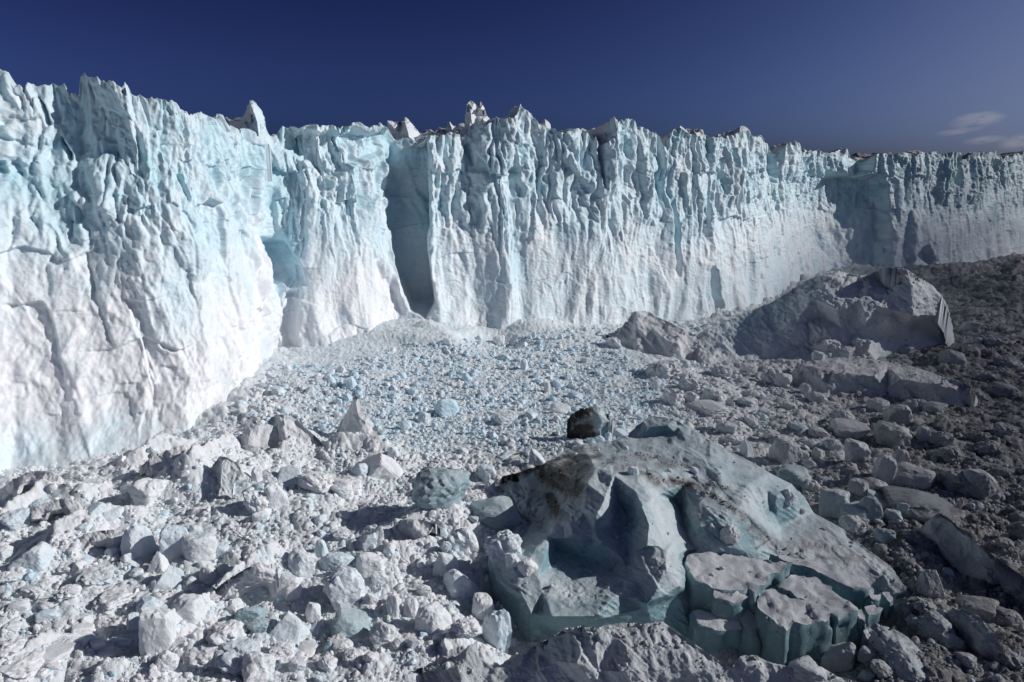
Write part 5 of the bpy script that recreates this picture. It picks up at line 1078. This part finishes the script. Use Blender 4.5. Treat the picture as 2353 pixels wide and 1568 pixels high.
peak('ice_boulder', 5, [(1530, 1085, 5.6), (1570, 1030, 8), (1620, 1000, 9.2), (1700, 1000, 9.3), (1760, 992, 9.5), (1800, 1000, 9), (1812, 1040, 7.6), (1842, 1085, 5.4), (1838, 1110, 4.2), (1790, 1125, 3.6), (1760, 1150, 2.6), (1735, 1180, 1.4), (1700, 1205, .4), (1640, 1195, .6), (1590, 1170, 1.6), (1560, 1130, 3.4)],
     [(1700, 1050, 7.6), (1745, 1040, 8.2), (1770, 1100, 5.2), (1720, 1120, 4.3), (1620, 1100, 5.0), (1650, 1150, 2.8), (1745, 1150, 2.8), (1600, 1060, 6.6), (1690, 1170, 1.9)], BIG[3][6], 'ice boulder', 331, mat=M_BERG, soft=0, amp=.6, fine=.9, lumpy=0, blue=.6, dirt=.05, deep=.8,
     ds=[(1560, 1080, 1650, 1020, 60, 1.15), (1600, 1150, 1670, 1130, 60, 1.15), (1650, 1190, 1710, 1170, 24, 1.0)])

HEAPS = [
 (7, [(1340, 240, 3), (1400, 130, 7.5), (1440, 80, 9.5), (1490, 90, 9.5), (1560, 130, 8), (1600, 190, 6.5), (1650, 230, 5), (1670, 290, 3), (1640, 330, 2), (1600, 370, 1.5), (1560, 430, .5), (1480, 480, -.5), (1420, 470, 0), (1370, 400, 1), (1340, 330, 2)],
  [(1450, 150, 7.5), (1500, 220, 5.5), (1440, 260, 4.8), (1540, 260, 4.5), (1480, 340, 3), (1420, 350, 3), (1540, 380, 1.8)], .15, .03, 'large lumpy white heap with a bluish hollow at its foot, cracked near the top'),
 (7, [(900, 230, 2), (920, 150, 5), (960, 110, 7), (1040, 60, 8.5), (1150, 20, 9.5), (1220, 0, 9.5), (1240, 60, 8), (1230, 130, 6.5), (1260, 200, 4.5), (1220, 250, 3), (1160, 300, 1.5), (1100, 290, 1.5), (1060, 240, 2.5), (980, 240, 2.5)],
  [(1050, 120, 6.5), (1130, 100, 7), (1180, 180, 5), (1100, 200, 4), (1000, 180, 4.5), (1160, 240, 3)], 0, .05, 'broad crumbly snow heap sloping to the cliff foot, behind the pitted white boulder'),
 (7, [(1340, 1020, 1.5), (1400, 960, 3), (1480, 900, 4.5), (1560, 850, 6), (1640, 800, 7.5), (1700, 775, 8), (1760, 800, 7), (1820, 800, 6.5), (1830, 860, 5), (1800, 930, 3), (1740, 970, 2), (1650, 1000, 1), (1560, 1080, 0), (1440, 1120, -.5), (1350, 1140, -.5), (1250, 1130, 0), (1280, 1070, 1)],
  [(1600, 880, 5), (1700, 850, 6), (1500, 960, 3.2), (1620, 960, 2.5), (1720, 920, 3.4), (1450, 1040, 1.4), (1560, 1010, 1.6)], 0, .06, 'long white ridge of ice rising to a blunt end, lit side towards the viewer'),
 (8, [(330, 590, 2), (400, 540, 3.5), (440, 500, 4.5), (520, 490, 5), (600, 500, 5), (680, 530, 4.5), (710, 560, 3.5), (690, 610, 2.2), (650, 640, 1.2), (640, 680, .2), (560, 695, 0), (480, 690, 0), (420, 650, 1), (350, 610, 1.5)],
  [(500, 560, 3.4), (600, 560, 3.4), (540, 620, 1.8), (620, 610, 1.9)], .05, .1, 'broad crumb-covered mound ending in a small cliff'),
 (7, [(60, 590, 0), (80, 500, 2), (150, 450, 3.5), (240, 410, 4.8), (340, 370, 5.5), (440, 350, 6), (520, 380, 5), (550, 430, 3.5), (480, 480, 2.5), (400, 520, 1.5), (300, 560, .8), (180, 600, 0)],
  [(200, 500, 2.8), (330, 450, 3.8), (440, 420, 4), (300, 500, 2.4)], .05, .12, 'low rounded mound of dirty snow carrying two bluish boulders'),
 (7, [(0, 300, 2), (80, 230, 4), (170, 190, 5.5), (260, 175, 6), (350, 180, 6), (410, 220, 5), (420, 280, 3.5), (330, 330, 2.4), (200, 370, 1.5), (60, 420, .5), (0, 420, .5)],
  [(150, 270, 3.6), (280, 240, 4.6), (330, 270, 3.6), (120, 340, 2)], 0, .06, 'wide dirty snow heap leaning on the foot of the cliff'),
 (7, [(380, 720, 1), (460, 640, 3), (560, 590, 4.2), (700, 560, 5), (830, 560, 5), (860, 610, 3.6), (760, 680, 2.4), (640, 760, 1), (520, 800, 0), (420, 790, 0)],
  [(600, 650, 3.2), (720, 620, 3.9), (540, 720, 1.8)], .05, .08, 'smooth sloping white mound just left of the three bright blocks'),
]
for i, (rg, ol, inn, bl_, di_, lb) in enumerate(HEAPS):
    patch("snow_heap", rg, [(a, b, c + 1.6 if c > 2.2 else c - 2.0) for a, b, c in ol], [(a, b, c + 2.0) for a, b, c in inn], M_GROUND, step=1.4, soft=1, seed=401 + 10 * i, amp=.9, fine=2.2, lumpy=.3, blue=bl_, dirt=di_, skirt=2.2, label=lb, category="snow heap")

# ------------------------------------------------------------------ uncountable small rubble
rs = np.random.RandomState(5)
NR = 82000
NF = 26000
qx = np.concatenate([rs.uniform(-60, 2420, NR), rs.uniform(480, 1620, NF)]); qy = np.concatenate([600 + 1000 * rs.rand(NR) ** 0.9, rs.uniform(725, 1090, NF)])
NR += NF
kill = np.zeros(NR, bool)
for rg, pl in (('a', [p for p in OUT]), ('e', O3), (5, O4), (9, O6), (9, O7)):
    xx, yy = R(rg, [p[0] for p in pl], [p[1] for p in pl])
    kill |= inside(qx, qy, list(zip(xx, yy)))
xx, yy = R('a', [p[0] for p in O2], [p[1] for p in O2])
on2 = inside(qx, qy, list(zip(xx, yy)))
kill |= on2
qx, qy = qx[~kill], qy[~kill]
z = np.zeros(len(qx))
for _ in range(5):
    p = unp(qx, qy, z); z = 0.5 * z + 0.5 * np.clip(ground_base(p[:, 0], p[:, 1]), -9, 20) if _ < 4 else z
p = unp(qx, qy, z)
p[:, 2] = ground_z(p[:, 0], p[:, 1], False)
dd = np.hypot(p[:, 0], p[:, 1])
c_ = cone_mask(p[:, 0], p[:, 1])
# nothing inside the cliff: the wall stands behind the foot line
fx, fy = proj(np.stack([bx, by, np.full_like(bx, 3.0)], -1)); o_ = np.argsort(fx)
ok = qy > np.interp(qx, fx[o_], fy[o_]) + 2
spx = np.exp(rs.normal(math.log(5.6), 0.62, len(qx)))
size = spx * dd / F
size = np.minimum(size, 0.55 + (2.6 + 1.2 * c_) * rs.rand(len(qx)) ** 3) * (1 - 0.1 * c_)
spx = size * F / dd
# clusters and bare places
cl = fbm(p[:, 0] / 14, p[:, 1] / 14, 2.5, 3, 401)
ok &= (spx > 2.6) & (rs.rand(len(qx)) < np.clip(0.62 + 1.1 * cl + 0.3 * c_, 0.08, 1)) & (dd < 700)
p, size, spx, c_, dd = p[ok], size[ok], spx[ok], c_[ok], dd[ok]
# crumbs lying on the bergs
ex = []
for rg, pl, cnt_, dens_ in (('a', OUT, 1500, .5), ('a', O2, 1500, .62), ('e', O3, 900, .45), ('e', O5, 500, .5), (9, O6, 300, .5), (9, O8, 250, .6), (5, O4, 200, .5)):
    xx, yy = R(rg, [q[0] for q in pl], [q[1] for q in pl])
    qx = rs.uniform(xx.min(), xx.max(), cnt_); qy = rs.uniform(yy.min(), min(yy.max(), 1575), cnt_)
    m_ = inside(qx, qy, list(zip(xx, yy))) & (rs.rand(cnt_) < np.clip(dens_ - .35 + 1.8 * noise(qx / 45, qy / 30, 3, 61), 0.02, 1))
    ex += [hitpx(a, b) for a, b in zip(qx[m_], qy[m_])]
n_grit = 0
for s_ in DS[:14]:
    for _ in range(38):
        t_ = rs.rand(); a_ = s_[0] + (s_[2] - s_[0]) * t_ + rs.normal(0, s_[4] * .55); b_2 = s_[1] + (s_[3] - s_[1]) * t_ + rs.normal(0, s_[4] * .45)
        ex.append(hitpx(*R('a', a_, b_2))); n_grit += 1
ex = np.array(ex)
de = np.hypot(ex[:, 0], ex[:, 1])
p = np.concatenate([p, ex]); dd = np.concatenate([dd, de]); se = np.clip(np.exp(rs.normal(math.log(3.6), .5, len(ex))) * de / F, .15, 1.1)
ex[:, 2] -= .1 * se
se[-n_grit:] *= .6
size = np.concatenate([size, se]); spx = size * F / dd; c_ = np.concatenate([c_, np.zeros(len(ex))])
bt, dt = tint(p[:, 0], p[:, 1])
n_ = len(p)
bt = np.where(rs.rand(n_) < 0.14 + 0.62 * c_, rs.uniform(.3, 1.0, n_), bt)
dt = np.clip(dt + rs.uniform(-.08, .06, n_), 0, .5)
dt = np.where((bt > .45), dt * .6, dt)
dt[-n_grit:] = rs.uniform(.35, .9, n_grit); bt[-n_grit:] = 0.1
VV, FF, BB, DD = [], [], [], []
off = 0
for sub, sel in ((1, spx < 9), (2, spx >= 9)):
    T = [rock(sub, 50 + t, ['block', 'round', 'wedge', 'block', 'round', 'heap', 'pyramid', 'slab'][t % 8], 1.4) for t in range(32)]
    ids = np.nonzero(sel)[0]
    tt = rs.randint(0, 32, len(ids))
    for t in range(32):
        a = ids[tt == t]
        if not len(a): continue
        v0, f0 = T[t]
        an = rs.rand(len(a)) * 6.28
        c, s = np.cos(an)[:, None], np.sin(an)[:, None]
        sc = size[a][:, None] * 0.5
        sx, sy, sz = sc * rs.uniform(.8, 1.2, (len(a), 1)), sc * rs.uniform(.7, 1.1, (len(a), 1)), sc * rs.uniform(.55, 1.0, (len(a), 1))
        x = v0[None, :, 0] * sx; y = v0[None, :, 1] * sy; zz = v0[None, :, 2] * sz
        tl = rs.normal(0, .25, (len(a), 1))
        zz = zz + x * tl
        V_ = np.stack([x * c - y * s + p[a, 0][:, None], x * s + y * c + p[a, 1][:, None], zz + p[a, 2][:, None] + 0.28 * size[a][:, None]], -1).reshape(-1, 3)
        nf = (f0[None] + (np.arange(len(a)) * len(v0))[:, None, None] + off).reshape(-1, 3)
        VV.append(V_); FF.append(nf); off += len(V_)
        BB.append(np.repeat(bt[a], len(v0))); DD.append(np.repeat(dt[a], len(v0)))
link("ice_rubble", np.concatenate(VV), np.concatenate(FF), M_BLOCK, smooth=False, attrs={"blue": np.concatenate(BB), "dirt": np.concatenate(DD)}, kind="stuff")
# ------------------------------------------------------------------ seracs standing behind the crest
# crop, how far behind the crest, outline (x, y, nearer/farther m), inner points
SER = [(1, 2, [(1596, 560, 0), (1600, 470, 2), (1612, 455, 2), (1630, 470, 2), (1645, 440, 2), (1640, 345, 2), (1665, 333, 2.5), (1700, 375, 2.5), (1725, 410, 3), (1738, 430, 3), (1745, 500, 3), (1758, 560, 3), (1775, 620, 1), (1600, 640, 0)],
        [(1665, 400, -1.5), (1690, 470, -3), (1700, 550, -5), (1640, 520, -1), (1730, 520, -1)], .02),
       (1, 2, [(792, 290, 0), (800, 240, 1.5), (810, 220, 1.5), (822, 207, 2), (838, 222, 2), (852, 255, 2), (872, 300, 2), (860, 340, 0), (800, 340, 0)], [(825, 240, -1), (835, 285, -2)], .03),
       (2, 45, [(862, 500, 0), (868, 400, 2), (880, 345, 3), (900, 326, 4), (930, 335, 4), (950, 362, 4), (955, 345, 4), (968, 325, 4), (985, 350, 4), (1000, 390, 3), (1010, 420, 3), (1035, 440, 4), (1060, 500, 4), (1050, 560, 0), (870, 560, 0)],
        [(905, 400, -5), (915, 480, -7), (945, 420, 2), (948, 480, 0), (972, 380, -4), (985, 450, -8), (1020, 480, -3)], .13),
       (2, 70, [(355, 455, 4), (385, 455, 5), (410, 468, 5), (440, 462, 5), (465, 452, 4), (483, 432, 3), (510, 462, 4), (545, 500, 6), (580, 550, 9), (612, 600, 12), (600, 640, 0), (360, 640, 0)],
        [(400, 500, -3), (480, 480, -6), (500, 560, -6), (440, 540, 0), (550, 560, 3)], .12),
       (2, 55, [(722, 550, 2), (735, 505, 3), (752, 470, 3), (770, 460, 3), (790, 485, 3), (805, 505, 4), (820, 498, 4), (835, 525, 4), (830, 580, 0), (725, 580, 0)], [(765, 500, -4), (770, 550, -6), (812, 530, -3)], .2),
       (2, 50, [(1352, 470, 4), (1375, 455, 4), (1392, 443, 3), (1415, 460, 3), (1435, 485, 4), (1440, 560, 0), (1370, 560, 0)], [(1395, 480, -4), (1410, 520, -6)], .2),
       (2, 35, [(1205, 430, 3), (1218, 390, 3), (1232, 347, 3), (1245, 372, 3), (1262, 400, 4), (1275, 450, 4), (1240, 470, 0), (1205, 460, 0)], [(1235, 400, -4), (1230, 430, -5)], .1),
       (2, 40, [(110, 510, 3), (135, 480, 3), (160, 468, 3), (190, 480, 3), (225, 500, 4), (245, 540, 3), (200, 590, 0), (120, 570, 0)], [(160, 500, -4), (190, 540, -5)], .15),
       (3, 45, [(28, 230, 3), (45, 200, 3), (55, 155, 3), (68, 190, 4), (95, 150, 3), (125, 170, 4), (150, 200, 5), (180, 240, 5), (185, 290, 0), (30, 290, 0)], [(95, 190, -5), (110, 240, -7), (60, 220, -3), (150, 240, 0)], .1),
       (3, 55, [(130, 172, 4), (180, 178, 5), (240, 173, 5), (255, 205, 5), (280, 232, 6), (310, 240, 6), (300, 280, 0), (140, 280, 0)], [(200, 200, -2), (220, 240, -4), (160, 220, 0)], .35),
       (3, 50, [(325, 240, 4), (345, 205, 4), (365, 212, 5), (380, 195, 5), (440, 185, 5), (470, 165, 4), (490, 150, 4), (520, 156, 5), (545, 170, 5), (562, 205, 5), (578, 245, 6), (640, 245, 6), (655, 290, 0), (340, 300, 0)],
        [(380, 230, -2), (430, 220, -2), (485, 190, -5), (500, 250, -8), (545, 230, -3), (440, 260, -6)], .22),
       (3, 30, [(785, 330, 3), (792, 282, 3), (815, 268, 4), (850, 260, 4), (878, 275, 4), (885, 320, 4), (880, 350, 0), (790, 350, 0)], [(830, 300, -4), (850, 330, -5)], .15),
       (3, 60, [(885, 330, 4), (905, 300, 3), (930, 318, 4), (955, 312, 4), (970, 340, 3), (960, 370, 0), (890, 370, 0)], [(925, 335, -3)], .2),
       (2, 40, [(1540, 560, 3), (1555, 525, 3), (1585, 518, 4), (1612, 510, 4), (1650, 530, 4), (1680, 565, 4), (1690, 620, 0), (1550, 620, 0)], [(1600, 545, -4), (1640, 580, -5)], .4),
       (2, 60, [(1712, 600, 3), (1725, 558, 3), (1765, 555, 4), (1780, 528, 4), (1815, 530, 4), (1815, 640, 0), (1720, 640, 0)], [(1770, 590, -3)], .2),
       (3, 90, [(1215, 345, 4), (1250, 330, 4), (1290, 335, 5), (1340, 338, 5), (1400, 332, 5), (1480, 325, 5), (1495, 350, 0), (1400, 375, 0), (1220, 385, 0)], [(1280, 355, -3), (1360, 358, -3), (1440, 345, -3)], .75),
       (3, 90, [(1555, 338, 4), (1575, 320, 4), (1620, 316, 5), (1660, 314, 5), (1690, 325, 5), (1720, 335, 4), (1715, 360, 0), (1560, 360, 0)], [(1620, 335, -3), (1670, 335, -3)], .6),
       (3, 90, [(1960, 345, 4), (1985, 325, 4), (2020, 330, 5), (2050, 340, 5), (2066, 318, 4), (2078, 340, 4), (2120, 340, 4), (2100, 370, 0), (1970, 370, 0)], [(2010, 350, -3), (2060, 350, -3)], .55),
       (3, 90, [(2180, 345, 4), (2220, 330, 4), (2270, 325, 5), (2310, 322, 5), (2353, 315, 5), (2400, 320, 4), (2420, 380, 0), (2190, 385, 0)], [(2240, 350, -3), (2320, 345, -3)], .7)]
for i, (rg, bk, ol, inn, dt_) in enumerate(SER):
    xs, _ = R(rg, [p[0] for p in ol], 0)
    k = int(np.argmin(np.abs(pxt - xs.mean())))
    dcr = math.hypot(tx[k], ty[k]) + bk
    patch("serac", rg, [(a, b, dcr + c) for a, b, c in ol], [(a, b, dcr + c * 1.3) for a, b, c in inn], M_CLIFF, bydist=True, step=0.9, soft=1, seed=700 + 9 * i, amp=0.9 if rg > 1 else 0.6, fine=2.2, blue={1: .5, 2: .22}.get(rg, .15), dirt=dt_ * .8, deep=0, skirt=14, parent=glacier)

# ------------------------------------------------------------------ clouds
cm = bpy.data.materials.new("cloud_vapour"); cm.use_nodes = True
t = cm.node_tree; t.nodes.clear()
o_ = t.nodes.new("ShaderNodeOutputMaterial"); pv = t.nodes.new("ShaderNodeVolumePrincipled")
pv.inputs["Color"].default_value = (1, 1, 1, 1); pv.inputs["Anisotropy"].default_value = 0.3
tc = t.nodes.new("ShaderNodeTexCoord"); nz = t.nodes.new("ShaderNodeTexNoise"); nz.inputs["Scale"].default_value = 1.6; nz.inputs["Detail"].default_value = 5; nz.inputs["Roughness"].default_value = .6
ln = t.nodes.new("ShaderNodeVectorMath"); ln.operation = 'LENGTH'
t.links.new(tc.outputs["Object"], ln.inputs[0])
oi = t.nodes.new("ShaderNodeObjectInfo"); ad = t.nodes.new("ShaderNodeVectorMath"); ad.operation = 'ADD'
t.links.new(tc.outputs["Object"], ad.inputs[0]); t.links.new(oi.outputs["Location"], ad.inputs[1]); t.links.new(ad.outputs[0], nz.inputs["Vector"])


def mnode(op, a, b, c=False):
    n = t.nodes.new("ShaderNodeMath"); n.operation = op; n.use_clamp = c
    for i, v in enumerate((a, b)):
        if isinstance(v, (int, float)): n.inputs[i].default_value = v
        else: t.links.new(v, n.inputs[i])
    return n.outputs[0]


den = mnode('SUBTRACT', 1.0, ln.outputs["Value"], True)
den = mnode('MULTIPLY', den, mnode('MULTIPLY', mnode('SUBTRACT', nz.outputs["Fac"], 0.36), 4.0, True))
den = mnode('MULTIPLY', den, 0.007)
t.links.new(den, pv.inputs["Density"]); t.links.new(pv.outputs[0], o_.inputs["Volume"])
CL = [(2246, 276, 80, 26, 'small bright cloud wisp high above the far end of the ice wall'), (2205, 302, 70, 12, 'thin streak of cloud just below the bright wisp'),
      (2350, 326, 70, 26, 'soft cloud cut by the right-hand border'), (2262, 322, 60, 14, 'faint low cloud just above the far crest of the ice wall')]
for cx, cy, cw, ch, lb in CL:
    dv = ray(cx, cy); dv = dv / np.linalg.norm(dv)
    dist_ = 5200.0
    c = np.array([0, 0, CAM_H]) + dv * dist_
    d, f = ico(3)
    ob = link("cloud", d * (1 + .12 * fbm(d[:, 0] * 2, d[:, 1] * 2, d[:, 2] * 2, 3, int(cx)))[:, None], f, cm, label=lb, category="cloud", group="small clouds low over the glacier")
    k = dist_ / F
    ob.location = c; ob.scale = (cw * k * .62, cw * k * .5, ch * k * .62); ob.rotation_euler = (0, math.radians(-6), math.atan2(-dv[0], dv[1]))

# an added veil out of view towards the sun, placed to shade the lower right
vm = bpy.data.materials.new("shade_veil"); vm.use_nodes = True
t = vm.node_tree; t.nodes.clear()
o_ = t.nodes.new("ShaderNodeOutputMaterial"); mx = t.nodes.new("ShaderNodeMixShader"); tr = t.nodes.new("ShaderNodeBsdfTransparent"); df = t.nodes.new("ShaderNodeBsdfDiffuse")
df.inputs[0].default_value = (.9, .9, .9, 1)
tc = t.nodes.new("ShaderNodeTexCoord"); ln = t.nodes.new("ShaderNodeVectorMath"); ln.operation = 'LENGTH'
nz = t.nodes.new("ShaderNodeTexNoise"); nz.inputs["Scale"].default_value = 2.2; nz.inputs["Detail"].default_value = 4
t.links.new(tc.outputs["Object"], ln.inputs[0]); t.links.new(tc.outputs["Object"], nz.inputs["Vector"])
den = mnode('MULTIPLY', mnode('SUBTRACT', 1.0, ln.outputs["Value"], True), 2.2, True)
den = mnode('MULTIPLY', den, mnode('ADD', 0.76, mnode('MULTIPLY', mnode('SUBTRACT', nz.outputs["Fac"], 0.5), 0.9)), True)
t.links.new(den, mx.inputs[0]); t.links.new(tr.outputs[0], mx.inputs[1]); t.links.new(df.outputs[0], mx.inputs[2]); t.links.new(mx.outputs[0], o_.inputs["Surface"])
nu, nv2 = 40, 40
gu, gv = np.meshgrid(np.linspace(-1, 1, nu), np.linspace(-1, 1, nv2))
sq = np.stack([gu * np.sqrt(1 - gv ** 2 / 2), gv * np.sqrt(1 - gu ** 2 / 2), 0.04 * fbm(gu * 2, gv * 2, 0, 3, 7)], -1)
CH = 620.0
sc_ = (310.0, 560.0)
cen = np.array([345.0, 330.0]) + np.array([math.cos(SUN_AZ), math.sin(SUN_AZ)]) * CH / math.tan(SUN_EL)
veil = link("cloud", sq.reshape(-1, 3), gridfaces(nv2, nu), vm, label="added unseen veil high up towards the sun, placed to shade the lower right rubble", category="cloud")
veil.location = (cen[0], cen[1], CH); veil.scale = (sc_[0], sc_[1], 300); veil.rotation_euler = (0, 0, math.radians(-20))
